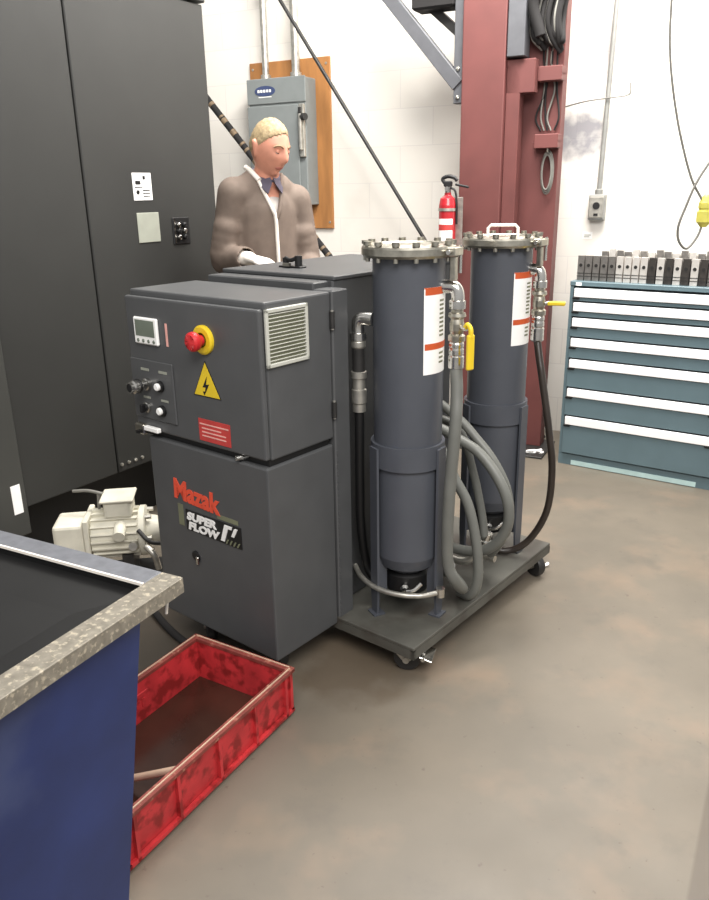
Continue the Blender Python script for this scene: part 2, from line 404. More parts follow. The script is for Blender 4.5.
# flange column with hinge
m = MB(M['unit']); m.box(-.07, .006, .296, .37, .10, 1.218, bev=.004)
for k in range(26): m.box(.0055, .008, .300, .306, .13+k*.023, .145+k*.023)
fg = m.build('rear_flange', U)
for z in (1.133, .856):
    m = MB(M['darksteel'], M['galv']); m.cyl((.008, .292, z-.025), (.008, .292, z+.025), .008); m.cyl((.008, .292, z-.029), (.008, .292, z-.025), .005, mi=1); m.cyl((.008, .292, z+.025), (.008, .292, z+.029), .005, mi=1)
    m.build('hinge', fg)

# control box
m = MB(M['unit'], M['black'])
m.box(-.604, 0, .022, .295, .762, 1.215, bev=.006, seg=2)
m.box(-.60, -.01, .02, .28, .742, .764, 1)
cb = m.build('control_box', U)
m = MB(M['unit']); m.box(-.604, -.002, 0, .020, .766, 1.197, bev=.006, seg=2); m.build('door', cb)
m = MB(M['vent'], M['textgrey'])
m.box(0, .010, .017, .028, 1.034, 1.197, bev=.002); m.box(0, .010, .176, .187, 1.034, 1.197, bev=.002); m.box(0, .010, .017, .187, 1.034, 1.046, bev=.002); m.box(0, .010, .017, .187, 1.185, 1.197, bev=.002)
m.box(0, .002, .028, .176, 1.046, 1.185, 1)
for k in range(13):
    X = Matrix.Translation((.005, .102, 1.052+k*.0106)) @ Matrix.Rotation(rad(-35), 4, 'Y'); m.box(-.0045, .0045, -.075, .075, -.001, .001, X=X)
o = m.build('vent_grille', cb); o['label'] = 'pale grey louvred vent grille'
m = MB(M['white'], M['screen'], M['black'])
m.box(-.556, -.440, -.010, .001, 1.052, 1.136, bev=.004); m.box(-.545, -.452, -.0112, -.009, 1.078, 1.128, 1)
for k in range(4): m.lathe([(0, 0), (.006, 0), (.005, .002), (0, .002)], (-.536+k*.026, -.010, 1.064), 10, 1, (0, -1, 0))
m.build('display', cb)
m = MB(M['yellow'], M['red'])
m.lathe([(0, 0), (.043, 0), (.043, .008), (.037, .012), (.022, .012)], (-.232, 0, 1.094), 32, 0, (0, -1, 0))
m.lathe([(.016, .012), (.016, .028), (.026, .030), (.029, .038), (.028, .048), (.022, .054), (0, .056)], (-.232, 0, 1.094), 28, 1, (0, -1, 0))
o = m.build('emergency_stop', cb); o['label'] = 'red mushroom button on a yellow ring'
m = MB(M['yellow'], M['black'])
def tri(r, y0, y1, mi): m.prism([(-.236+r*sin(a)*.98, .958+r*cos(a)*1.02) for a in (0, 2*PI/3, 4*PI/3)], y0, y1, mi)
tri(.072, -.0015, -.0002, 1); tri(.066, -.0025, -.001, 0)
m.prism([(-.230, .985), (-.252, .950), (-.238, .952), (-.246, .926), (-.222, .962), (-.236, .960)], -.0035, -.002, 1)
m.prism([(-.246, .926), (-.240, .939), (-.252, .937)], -.0035, -.002, 1)
m.build('warning_triangle', cb)
m = MB(M['redlabel'], M['pink']); m.box(-.286, -.146, -.002, -.0002, .780, .850)
m.box(-.28, -.152, -.0028, -.002, .832, .836, 1)
for k in range(3): m.box(-.272, -.165+(-.02 if k == 2 else 0), -.0028, -.002, .795+k*.012, .799+k*.012, 1)
m.build('red_label', cb)
m = MB(M['pink']); m.box(-.408, -.400, -.002, -.0002, 1.055, 1.125); m.build('print_mark', cb)
m = MB(M['unit'], M['plate_grey']); m.box(-.600, -.388, -.005, .001, .806, 1.002, bev=.003)
for x in (-.545, -.455): m.box(x, x+.04, -.0065, -.005, .966, .974, 1); m.box(x, x+.035, -.0065, -.005, .875, .882, 1)
sp = m.build('switch_panel', cb)
m = MB(M['chrome'], M['black'], M['steel'])
m.lathe([(.016, 0), (.020, 0), (.020, .012), (.016, .014), (.016, .030), (.022, .032), (.022, .058), (.017, .062), (.017, .072), (.014, .072)], (-.516, -.005, .924), 20, 0, (0, -1, 0))
m.lathe([(0, .070), (.014, .070)], (-.516, -.005, .924), 20, 1, (0, -1, 0))
m.lathe([(.0225, .036), (.024, .040), (.0225, .044)], (-.516, -.005, .924), 20, 1, (0, -1, 0))
m.build('round_connector', cb)
for nm, x, z, mt in (('push_button', -.452, .924, 'white'), ('push_button', -.452, .845, 'white'), ('selector_switch', -.530, .845, 'black')):
    m = MB(M['chrome'], M[mt], M['black']); m.lathe([(0, 0), (.018, 0), (.018, .008), (.012, .010)], (x, -.005, z), 20, 2 if mt == 'white' else 0, (0, -1, 0))
    if mt == 'white': m.lathe([(.012, .008), (.012, .016), (.009, .019), (0, .019)], (x-.002, -.005, z), 18, 1, (0, -1, 0))
    else: m.lathe([(.013, .008), (.013, .018), (0, .018)], (x, -.005, z), 18, 1, (0, -1, 0)); m.box(x-.006, x+.006, -.034, -.020, z-.014, z+.014, 1, bev=.002)
    m.build(nm, cb)
m = MB(M['white'], M['steel'], M['black']); m.box(-.548, -.475, -.018, -.001, .766, .782, 0, bev=.003); m.box(-.60, -.55, -.016, .004, .748, .784, 1, bev=.005); m.box(-.575, -.56, -.03, -.01, .755, .765, 2)
m.build('door_latch', cb)
m = MB(M['chrome']); m.cyl((-.115, -.012, .757), (-.10, .03, .757), .008); m.build('clip', cb)

# coolant tank behind
m = MB(M['tank']); m.box(-.55, -.055, .372, 1.06, .124, 1.24, bev=.006); m.box(-.55, -.072, .30, .376, .30, 1.236, bev=.004); m.box(-.556, -.05, .372, 1.066, 1.236, 1.25, bev=.003)
tk = m.build('coolant_tank', U)
m = MB(M['black'], M['steel'])
X0 = -.36
m.box(X0-.05, X0+.05, .50, .535, 1.25, 1.256, 0, bev=.002); m.cyl((X0-.03, .517, 1.256), (X0-.03, .517, 1.282), .011, mi=0); m.cyl((X0+.03, .517, 1.256), (X0+.03, .517, 1.29), .013, mi=0); m.tube([(X0-.03, .517, 1.28), (X0, .51, 1.275), (X0+.03, .517, 1.285)], .007); m.box(X0-.02, X0+.01, .49, .50, 1.256, 1.266, 1)
m.build('hose_fitting', tk)

# canisters
def canister(cx, cy, ztop, va, tag_labels=True, handle=True):
    """va: direction towards the aisle (deg) used to set legs and fittings"""
    c = bpy.data.objects.new('filter_canister', None); COL.objects.link(c); c.parent = U; c.location = (cx, cy, 0)
    R = .110
    b = MB(M['can']); b.lathe([(0, .275), (.06, .275), (.095, .30), (R, .34), (R, ztop-.035), (R+.006, ztop-.035), (R+.006, ztop-.028), (.05, ztop-.028)], (0, 0, 0), 48)
    b.build('body', c)
    s = MB(M['can']); s.lathe([(R, .655), (R+.010, .655), (R+.010, .732), (R, .732)], (0, 0, 0), 48)
    s.build('support_ring', c)
    for k in (-60, 60, 180):
        a = rad(va+k); X = Matrix.Rotation(a, 4, 'Z')
        l = MB(M['can'])
        n = 6; w = .020
        # curved outer strip tapering to a foot
        l.prism([(-.024, .72), (.024, .72), (.024, .20), (.017, .126), (-.017, .126), (-.024, .20)], -.004, .004, X=X @ Matrix.Translation((R+.013, 0, 0)) @ Matrix.Rotation(PI/2, 4, 'Z'))
        l.box(R-.03, R+.013, -.004, .004, .2, .66, X=X)
        l.box(R-.012, R+.03, -.024, .024, .1245, .130, X=X); l.build('leg', c)
    d = MB(M['black'], M['chrome'], M['darksteel'])
    d.lathe([(0, .20), (.07, .20), (.075, .215), (.075, .265), (.06, .276), (0, .276)], (0, 0, 0), 28, 0)
    va_ = rad(va-4); dx, dy = cos(va_), sin(va_)
    d.lathe([(0, 0), (.014, 0), (.016, .02), (.011, .03), (.011, .045), (0, .045)], (dx*.07, dy*.07, .238), 14, 1, (dx, dy, -.2))
    d.tube([(dx*.105, dy*.105, .232), (dx*.11-dy*.03, dy*.11+dx*.03, .24), (dx*.10-dy*.055, dy*.10+dx*.055, .262)], .008, mi=1)
    d.build('drain_fitting', c)
    # lid with clamp ring and bolts
    l = MB(M['steel'], M['chrome'])
    l.lathe([(0, ztop), (.10, ztop), (.104, ztop+.004), (.12, ztop+.004), (.139, ztop-.002), (.143, ztop-.008), (.143, ztop-.026), (.136, ztop-.034), (.10, ztop-.034)], (0, 0, 0), 56)
    ld = l.build('lid', c)
    for k in range(14):
        l = MB(M['steel']); a = 2*PI*k/14+.1
        l.cyl((.131*cos(a), .131*sin(a), ztop-.045), (.131*cos(a), .131*sin(a), ztop+.008), .007, 8); l.cyl((.131*cos(a), .131*sin(a), ztop+.002), (.131*cos(a), .131*sin(a), ztop+.013), .012, 6); l.build('clamp_bolt', ld)
    k = MB(M['steel'], M['chrome']); a = rad(va+62); X = Matrix.Rotation(a, 4, 'Z')
    k.box(.135, .165, -.03, .03, ztop-.03, ztop-.004, X=X, bev=.003); k.box(.14, .158, -.012, .012, ztop-.10, ztop-.03, X=X, bev=.003); k.cyl(X @ Vector((.15, -.045, ztop-.017)), X @ Vector((.15, .045, ztop-.017)), .007, 10, 1)
    k.cyl(X @ Vector((.16, .02, ztop-.08)), X @ Vector((.16, .02, ztop+.0)), .005, 10, 1); k.build('lid_latch', c)
    if handle:
        h = MB(M['trim']); ax = rad(va+90); ex, ey = cos(ax), sin(ax); ox, oy = cos(rad(va))*.03, sin(rad(va))*.03
        q = .052
        h.tube([(ox-ex*q, oy-ey*q, ztop), (ox-ex*q, oy-ey*q, ztop+.030), (ox-ex*(q-.010), oy-ey*(q-.010), ztop+.040), (ox+ex*(q-.010), oy+ey*(q-.010), ztop+.040), (ox+ex*q, oy+ey*q, ztop+.030), (ox+ex*q, oy+ey*q, ztop)], .0055, smooth_path=False)
        o = h.build('lid_handle', c); o['label'] = 'pale coated wire handle'
    # curved label
    lb = MB(M['white'], M['orange'], M['textgrey']); r = R+.0012
    def patch(a0, a1, z0, z1, mi, rr): lb.lathe([(rr-.001, z0), (rr, z0), (rr, z1), (rr-.001, z1)], (0, 0, 0), 14, mi, a0=rad(a0), a1=rad(a1))
    a0, a1 = va+24, va+84; z1 = ztop-.118; z0 = z1-.26
    patch(a0, a1, z0, z1, 0, r); patch(a0+2, a1, z1-.022, z1-.002, 1, r+.0007); patch(a0+2, a1, z0+.075, z0+.094, 1, r+.0007)
    patch(a0, a1, z1-.003, z1, 1, r+.0009)
    for k_ in range(9): patch(a0+32, a0+46, z0+.112+k_*.013, z0+.118+k_*.013, 2, r+.0007)
    for k_ in range(3): patch(a0+32, a0+46, z0+.03+k_*.014, z0+.036+k_*.014, 2, r+.0007)
    lb.build('instruction_label', c)
    return c
canister(.135, .505, 1.342, -55, handle=False)
canister(.115, 1.115, 1.332, -61)

# valve stacks
def valve(x, y, z1, z0, a, cx, cy):
    v = bpy.data.objects.new('ball_valve', None); COL.objects.link(v); v.parent = U; v.location = (x, y, 0)
    b = MB(M['chrome'], M['steel'], M['black'])
    d = Vector((cx-x, cy-y, 0)).normalized()
    b.tube([d*.085+Vector((0, 0, z1-.022)), d*.03+Vector((0, 0, z1-.022)), d*.008+Vector((0, 0, z1-.026)), Vector((0, 0, z1-.045)), Vector((0, 0, z1-.075))], .020, 16, 0)
    b.lathe([(.021, z1-.06), (.026, z1-.062), (.026, z1-.085), (.021, z1-.088)], n=8, mi=0)
    b.lathe([(.018, z1-.088), (.018, z1-.096), (.025, z1-.098), (.027, z1-.108), (.019, z1-.116), (.022, z1-.13), (.022, z1-.15), (.019, z1-.16), (.026, z1-.166), (.026, z1-.182), (.020, z1-.184)], n=20, mi=1)
    b.lathe([(.020, z1-.184), (.023, z1-.19), (.023, z1-.20), (.021, z1-.202), (.023, z1-.21), (.023, z1-.222), (.021, z1-.226), (.024, z1-.23), (.024, z0+.006), (.018, z0)], n=20, mi=0)
    b.build('valve_body', v)
    h = MB(M['yellow'], M['chrome']); X = Matrix.Rotation(rad(a), 4, 'Z')
    h.cyl(X @ Vector((.018, 0, z1-.14)), X @ Vector((.043, 0, z1-.14)), .008, 12, 1)
    if a < 20:
        h.tube([X @ Vector((.036, 0, z1-.14)), X @ Vector((.048, 0, z1-.128)), X @ Vector((.062, 0, z1-.14)), X @ Vector((.064, 0, z1-.165))], .0075, 10, 0)
        h.box(.056, .070, -.013, .013, z1-.262, z1-.155, X=X, bev=.004)
    else:
        h.box(.030, .092, -.012, .012, z1-.147, z1-.133, X=X, bev=.003)
    o = h.build('handle', v); o['label'] = 'yellow lever handle'
    return v
valve(.285, .545, 1.243, .972, -18, .135, .505)
valve(.262, 1.135, 1.243, .965, 20, .115, 1.115)

# pipe beside the rear flange
m = MB(M['chrome'], M['darksteel'], M['galv'])
px, py = .010, .412
m.tube([(px+.05, py+.012, 1.122), (px+.018, py+.005, 1.122), (px+.003, py, 1.116), (px, py, 1.095), (px, py, 1.07)], .021, 16, 0)
m.lathe([(.018, 1.08), (.027, 1.078), (.027, 1.056), (.022, 1.052)], (px, py, 0), 10, 0)
m.lathe([(.020, 1.055), (.023, 1.05), (.023, 1.035), (.020, 1.03)], (px, py, 0), 16, 2)
m.lathe([(.020, 1.032), (.0205, .955)], (px, py, 0), 16, 1)
m.lathe([(.020, .957), (.025, .955), (.025, .935), (.020, .932), (.020, .90), (.024, .897), (.024, .855), (.021, .85), (.021, .825), (0, .82)], (px, py, 0), 16, 2)
m.build('return_pipe', U)
m = MB(M['black']); m.tube([(px, py, .83), (px-.01, py+.01, .6), (px-.015, py+.02, .4), (px-.01, py+.05, .24), (.06, .46, .20)], .016); m.build('suction_hose', U)
m = MB(M['galv'], M['chrome']); m.tube([(-.06, .46, .235), (.01, .41, .232), (.09, .382, .230), (.17, .385, .230), (.24, .425, .228), (.285, .50, .226)], .009, mi=0); m.lathe([(0, 0), (.016, 0), (.016, .03), (0, .03)], (.28, .49, .212), 12, 1); m.build('drain_pipe', U)

HOSES = [
 ('hose', .0195, 'hose', [(.285, .545, .985), (.300, .530, .90), (.312, .505, .79), (.303, .495, .56), (.300, .50, .35), (.318, .52, .27), (.30, .60, .20), (.20, .68, .19), (.06, .70, .19), (-.06, .71, .19)]),
 ('hose', .0175, 'hose', [(-.06, .64, .76), (.03, .64, .755), (.13, .635, .72), (.195, .635, .65), (.232, .64, .575), (.282, .65, .487), (.320, .65, .351), (.330, .65, .223), (.305, .65, .155), (.25, .66, .145)]),
 ('hose', .0185, 'hose', [(-.06, .72, .72), (.03, .73, .72), (.12, .74, .70), (.175, .75, .675), (.256, .755, .639), (.332, .755, .565), (.376, .755, .478), (.372, .76, .384), (.317, .76, .299), (.24, .76, .26), (.15, .76, .25), (.04, .76, .25), (-.06, .76, .25)]),
 ('hose', .0160, 'hose', [(-.06, .78, .80), (.04, .79, .79), (.150, .80, .727), (.217, .80, .673), (.283, .805, .605), (.335, .815, .51), (.345, .83, .40), (.31, .845, .29), (.26, .86, .215)]),
 ('hose', .0150, 'hose', [(-.06, .84, .70), (.04, .84, .705), (.13, .84, .67), (.19, .84, .52), (.235, .83, .38), (.255, .82, .30)]),
 ('hose', .0135, 'hose_dark', [(.262, 1.135, .975), (.285, 1.12, .90), (.305, 1.11, .833), (.348, 1.10, .651), (.371, 1.10, .499), (.362, 1.10, .336), (.309, 1.09, .21), (.25, 1.06, .152), (.19, 1.03, .150), (.14, 1.05, .195)]),
]
for nm, r, mt, pts in HOSES:
    m = MB(M[mt]); m.tube(pts, r, 14); o = m.build(nm, U)
    if mt == 'hose_dark': o['label'] = 'dark brown hose looping out past the platform'
m = MB(M['galv'], M['chrome']); m.tube([(-.06, .80, .19), (.10, .79, .19), (.19, .80, .19), (.22, .82, .22), (.25, .83, .27)], .015, mi=0); m.lathe([(0, 0), (.024, 0), (.024, .03), (.018, .034), (.018, .06), (0, .06)], (.245, .83, .255), 12, 1, (.3, 0, 1)); m.cyl((.15, .70, .20), (.20, .66, .23), .018, 12, 1); m.cyl((.20, .66, .23), (.215, .648, .24), .024, 8, 1); m.cyl((.21, .86, .20), (.28, .86, .20), .013, 10, 0)
m.build('manifold', U)

# ------------------------------------------------------------------ blue bin
B = thing('scrap_bin', 'navy blue steel bin with worn angle-iron rim and black inside, lower left', 'bin', (-.333, 1.332, 0), -27.5)
W_, D_ = .72, .56; ZR = .80
m = MB(M['bluebin'])
def ring4(x0, x1, y0, y1, z): return [(x0, y0, z), (x1, y0, z), (x1, y1, z), (x0, y1, z)]
top = ring4(-W_+.032, -.034, -D_+.03, -.085, ZR-.03); bot = ring4(-W_+.115, -.115, -D_+.10, -.145, .03)
topi = ring4(-W_+.036, -.038, -D_+.034, -.089, ZR-.03); boti = ring4(-W_+.12, -.12, -D_+.105, -.15, .04)
vs = top+bot+topi+boti; F = []
for i in range(4):
    j = (i+1) % 4; F += [(i, j, 4+j, 4+i), (8+j, 8+i, 12+i, 12+j), (i, 8+i, 8+j, j)]
F += [(7, 6, 5, 4), (12, 13, 14, 15)]
m.add(vs, F); m.build('body', B)
m = MB(M['rim'])
m.mats.append(M['rim_grey'])
m.box(-W_, -.0525, -.052, 0, ZR-.006, ZR, 1, bev=.0015)
for (x0, x1, y0, y1) in ((-W_+.053, -.053, -D_, -D_+.052), (-.052, 0, -D_, 0), (-W_, -W_+.052, -D_, -.053)):
    m.box(x0, x1, y0, y1, ZR-.006, ZR, bev=.0015)
m.box(-W_, -.007, -.006, -.0005, ZR-.032, ZR-.004); m.box(-.006, -.0005, -D_, -.0005, ZR-.032, ZR-.004); m.box(-W_, 0, -D_, -D_+.006, ZR-.032, ZR-.004)
m.build('rim', B)
m = MB(M['trim']); m.box(-W_, -.052, -.056, -.052, ZR-.005, ZR+.001); o = m.build('worn_edge', B); o['label'] = 'bright worn inner edge of the far rim'
m = MB(M['liner'])
li = ring4(-W_+.05, -.05, -D_+.05, -.05, ZR-.008); lb_ = ring4(-W_+.05, -.05, -D_+.05, -.05, ZR-.022); lc_ = ring4(-W_+.13, -.13, -D_+.12, -.16, ZR-.028)
m.add(li+lb_+lc_, [(o_+i, o_+4+i, o_+4+(i+1) % 4, o_+(i+1) % 4) for i in range(4) for o_ in (0, 4)]+[(8, 9, 10, 11)]); m.build('inner_tray', B)
m = MB(M['trim']); m.tube([(-.045, -.012, ZR-.03), (-.04, -.008, ZR-.055), (-.043, -.010, ZR-.085)], .003); m.build('wire_hook', B)

# ------------------------------------------------------------------ red crate, sludge and stick
CR = (-.5275, 1.773, 0); CROT = 59.2
C = thing('plastic_crate', 'dirty red plastic crate on the floor in front of the grey cabinet', 'crate', CR, CROT)
LX, LY, HZ = .337, .189, .162
m = MB(M['crate'])
def crate_shell(m):
    t = .008
    o0 = ring4(-LX+.014, LX-.014, -LY+.014, LY-.014, 0); o1 = ring4(-LX+.008, LX-.008, -LY+.008, LY-.008, HZ-.01)
    i1 = ring4(-LX+.016, LX-.016, -LY+.016, LY-.016, HZ-.01); i0 = ring4(-LX+.022, LX-.022, -LY+.022, LY-.022, .008)
    vs = o0+o1+i1+i0; F = [(3, 2, 1, 0), (12, 13, 14, 15)]
    for i in range(4):
        j = (i+1) % 4; F += [(i, j, 4+j, 4+i), (4+i, 4+j, 8+j, 8+i), (8+i, 8+j, 12+j, 12+i)]
    m.add(vs, F)
crate_shell(m)
for s_ in (-1, 1):
    for x in (-.30, -.155, 0, .155, .30): m.box(x-.005, x+.005, s_*LY-.012 if s_ > 0 else -LY, s_*LY if s_ > 0 else -LY+.012, .012, HZ-.012)
    m.box(-LX, LX, s_*LY-.012 if s_ > 0 else -LY, s_*LY if s_ > 0 else -LY+.012, .012, .022)
    for y in (-.18, -.09, .09, .18): m.box(s_*LX-.012 if s_ > 0 else -LX, s_*LX if s_ > 0 else -LX+.012, y-.005, y+.005, .012, HZ-.012)
    m.box(s_*LX-.012 if s_ > 0 else -LX, s_*LX if s_ > 0 else -LX+.012, -LY, LY, .012, .022)
m.build('body', C)
m = MB(M['crate_rim'], M['stick'])
for s_ in (-1, 1):
    y0 = s_*LY; x0 = s_*LX
    m.box(-LX-.004, LX+.004, min(y0+s_*.004, y0-s_*.018), max(y0+s_*.004, y0-s_*.018), HZ-.014, HZ, bev=.002)
    m.box(min(x0+s_*.004, x0-s_*.018), max(x0+s_*.004, x0-s_*.018), -LY-.004, LY+.004, HZ-.014, HZ+.0005, bev=.002)
    m.box(-LX+.01, LX-.01, min(y0-s_*.004, y0-s_*.007), max(y0-s_*.004, y0-s_*.007), HZ, HZ+.003, 1)
    m.box(min(x0-s_*.004, x0-s_*.007), max(x0-s_*.004, x0-s_*.007), -LY+.01, LY-.01, HZ, HZ+.003, 1)
o = m.build('rim', C); o['label'] = 'scuffed rim with pale worn edge'
m = MB(M['crate'])
m.box(-.06, .10, LY-.0205, LY-.0165, .05, .115, bev=.0015)
for k in range(6): m.box(-.04+k*.022, -.026+k*.022, LY-.0225, LY-.02, .07, .095)
m.build('embossed_panel', C)
m = MB(M['sludge']); m.box(-LX+.0232, LX-.0232, -LY+.0232, LY-.0232, .0085, .026); o = m.build('oily_water'); o.location = CR; o.rotation_euler = (0, 0, rad(CROT))
tag(o, 'dark brown oily water pooled in the bottom of the red crate', 'oily water', kind='stuff')
m = MB(M['stick']); m.cyl((-0.604, 1.639, 0.055), (-0.451, 1.586, 0.13), .0095, 14); o = m.build('wooden_stick'); tag(o, 'pale stick lying across the red crate, against its rim', 'stick')

# ------------------------------------------------------------------ cream pump motor behind the bin
P = thing('pump_motor', 'cream coloured pump motor on the floor between blue bin and grey cabinet', 'motor', (-1.0, 2.87, 0), 8); P.scale = (1.08, 1.08, 1.08)
m = MB(M['darksteel']); m.box(-.19, .19, -.08, .08, 0, .03); m.box(-.15, -.11, -.07, .07, .03, .12); m.box(.05, .09, -.07, .07, .03, .12); m.build('base_bracket', P)
m = MB(M['cream']); ZC = .185
m.lathe([(0, -.06), (.07, -.06), (.085, -.05), (.085, .12), (.06, .13)], (0, 0, ZC), 10, 0, (1, 0, 0))
for k in range(20):
    a = 2*PI*k/20; m.box(-.05, .115, -.003, .003, .08, .094, X=Matrix.Translation((0, 0, ZC)) @ Matrix.Rotation(a, 4, 'X'))
m.build('motor_body', P)
m = MB(M['cream']); m.box(-.185, -.075, -.075, .075, ZC-.085, ZC+.065, bev=.012, seg=2); m.box(-.075, -.055, -.085, .085, ZC-.09, ZC+.085, bev=.004); m.build('end_housing', P)
m = MB(M['cream']); m.box(.00, .10, -.06, .05, ZC+.075, ZC+.145, bev=.012, seg=2); m.box(-.01, .11, -.07, .06, ZC+.14, ZC+.152, bev=.004); m.cyl((.055, -.06, ZC+.05), (.055, -.12, ZC+.03), .022); m.build('terminal_box', P)
m = MB(M['cream'], M['galv'], M['black']); m.lathe([(.05, .12), (.095, .12), (.095, .14), (.06, .145), (.05, .19), (.03, .19)], (0, 0, ZC), 20, 0, (1, 0, 0))
for k in range(6):
    a = 2*PI*k/6; m.cyl((.13, .078*cos(a), ZC+.078*sin(a)), (.165, .078*cos(a), ZC+.078*sin(a)), .009, 6, 1)
m.cyl((.185, 0, ZC), (.205, 0, ZC), .04, 14, 1); m.build('pump_head', P)
m = MB(M['galv'], M['darksteel']); m.tube([(.14, -.08, ZC-.03), (.17, -.10, ZC-.06), (.18, -.09, ZC-.12)], .012, mi=0); m.tube([(.12, -.09, ZC+.04), (.16, -.11, ZC), (.2, -.09, ZC-.02)], .008, mi=1); m.lathe([(0, 0), (.016, 0), (.016, .03), (0, .03)], (.10, -.085, ZC-.02), 8, 0, (0, -1, .2)); m.build('fitting', P)
m = MB(M['cable_grey']); m.tube([(-.12, .05, ZC+.155), (-.06, .03, ZC+.16), (0, .02, ZC+.145)], .006); m.tube([(-.03, .03, ZC+.08), (-.025, .03, ZC+.15)], .007); m.build('cable', P)

m = MB(M['cable']); m.tube([(-.80, 2.62, .015), (-.68, 2.44, .014), (-.56, 2.30, .014), (-.47, 2.22, .016), (-.38, 2.17, .022), (-.345, 2.22, .03)], .013); o = m.build('floor_hose'); tag(o, 'dark hose lying on the floor behind the red crate', 'hose')

# ------------------------------------------------------------------ electrical panel, board, conduits (wall frame)
def wall_thing(name, label, cat, t, z, group=None):
    p = wall_pt(t, 0, z); return thing(name, label, cat, p, WROT, group)
b_ = wall_thing('backing_board', 'orange-brown plywood board on the white wall behind the electrical panel', 'board', -2.112, 1.25)
m = MB(M['ply']); m.box(-.305, .305, -.02, 0, 0, 1.06, bev=.002); m.build('plywood', b_)
for x in (-.28, .28):
    for z in (.04, 1.02): m = MB(M['galv']); m.lathe([(0, 0), (.009, 0), (.007, .003), (0, .003)], (x, -.02, z), 10, 0, (0, -1, 0)); m.build('screw', b_)
e = wall_thing('electrical_disconnect', 'grey electrical disconnect box with side lever on the plywood board', 'electrical box', -2.125, 1.405)
m = MB(M['fuse']); m.box(-.215, .215, -.165, -.0205, 0, .78, bev=.005); m.build('body', e)
m = MB(M['fuse']); m.box(-.222, .165, -.178, -.166, .005, .62, bev=.004); m.build('door', e)
m = MB(M['fuse']); m.box(-.222, .222, -.174, -.164, .632, .785, bev=.004); m.build('top_cover', e)
m = MB(M['logo_blue'], M['white']); m.lathe([(0, 0), (.075, 0), (.075, .002), (0, .002)], (0, 0, 0), 28, 0, (0, -1, 0), X=Matrix.Translation((-.08, -.1745, .71)) @ Matrix.Diagonal((1.05, 1, .42, 1)))
for k in range(5): m.box(-.135+k*.022, -.120+k*.022, -.178, -.1764, .702, .718, 1)
m.box(-.13, -.03, -.1758, -.1745, .672, .677, 1); m.build('badge', e)
m = MB(M['darksteel'], M['galv']); m.box(.176, .212, -.19, -.166, .30, .62, 1, bev=.004); m.cyl((.19, -.19, .54), (.235, -.205, .54), .022, 14, 0); m.box(.184, .204, -.215, -.19, .34, .56, 1, bev=.005); m.box(.18, .20, -.205, -.188, .545, .60, 0, bev=.003)
o = m.build('lever', e)
m = MB(M['black'], M['darksteel']); m.lathe([(0, 0), (.03, 0), (.03, .04), (.02, .05), (0, .05)], (.12, -.10, 0), 16, 1, (0, 0, -1)); m.build('cable_gland', e)
for t, lab in ((-2.245, 'left thin grey conduit entering the top of the electrical box'), (-2.015, 'right thick grey conduit entering the top of the electrical box')):
    c = wall_thing('conduit', lab, 'conduit', t, 2.19, 'conduits above the electrical box')
    r = .022 if t < -2.1 else .027
    m = MB(M['galv']); m.cyl((0, -.09, 0), (0, -.09, 1.0), r, 16); m.build('pipe', c)
    m = MB(M['galv']); m.lathe([(r, .0), (r+.012, .0), (r+.012, .03), (r, .035)], (0, -.09, 0), 8); m.build('locknut', c)
    m = MB(M['galv']); m.box(-.05, .05, -.012, 0, .50, .53); m.lathe([(r, .50), (r+.005, .50), (r+.005, .53), (r, .53)], (0, -.09, 0), 16); m.box(-.012, .012, -.09+r, -.008, .505, .525); m.build('strap', c)
# rod and pole
m = MB(M['darksteel']); m.cyl(wall_pt(-0.242, .22, .012), wall_pt(-2.252, .22, 2.93), .0115, 14); o = m.build('metal_rod'); tag(o, 'thin dark metal rod running diagonally down the white wall beside the plywood', 'rod')
pp0, pp1 = wall_pt(-0.765, 0.255, .02), wall_pt(-2.827, 0.255, 2.33)
pl = bpy.data.objects.new('striped_pole', None); COL.objects.link(pl); pl.location = pp0
pl['label'] = 'black and tan banded pole leaning behind the man'; pl['category'] = 'pole'
m = MB(M['cable']); d = (pp1-pp0)
m.cyl((0, 0, 0), d, .022, 14)
m.build('shaft', pl)
m = MB(M['pole_tan'])
for k in range(26):
    f0 = .30+k*.026+.006*sin(k*2.3); m.cyl(d*f0, d*(f0+.009+.005*sin(k*1.7)), .0228, 14)
m.build('tan_bands', pl)

# outlet and conduit on the right
oc = wall_thing('outlet_box', 'grey outlet box on a thin conduit on the right white wall', 'outlet', -.066, 1.31)
m = MB(M['outlet'], M['black']); m.box(-.045, .045, -.06, 0, 0, .14, bev=.006, seg=2); m.build('box', oc)
m = MB(M['galv'], M['black']); m.box(-.040, .040, -.066, -.0602, .012, .128, bev=.003); m.lathe([(0, 0), (.020, 0), (.020, .003), (0, .003)], (0, -.066, .078), 18, 1, (0, -1, 0)); m.box(-.012, .012, -.069, -.066, .022, .036, 1); m.build('socket', oc)
m = MB(M['outlet']); m.cyl((.003, -.03, .14), (.03, -.03, 2.0), .0135, 14); m.lathe([(.0135, .14), (.022, .14), (.022, .165), (.0135, .17)], (.003, -.03, 0), 8); m.build('conduit', oc)
pt = wall_thing('paper_tag', 'tiny white paper tag on the wall beneath the outlet box', 'tag', -.115, 1.20); m = MB(M['white'], M['textgrey']); m.box(-.028, .028, -.002, 0, 0, .04); m.box(-.02, .02, -.0028, -.002, .02, .024, 1); m.box(-.02, .012, -.0028, -.002, .01, .014, 1); m.build('paper', pt)
m = MB(M['cable_grey']); m.tube([wall_pt(-.40, .02, 1.90), wall_pt(-.30, .012, 1.925), wall_pt(-.17, .05, 1.945), wall_pt(-.05, .052, 1.955), wall_pt(.05, .012, 1.97), wall_pt(.055, .006, 2.03)], .004, 8); o = m.build('thin_wire'); tag(o, 'thin grey wire strung from the red column across the conduit', 'wire')

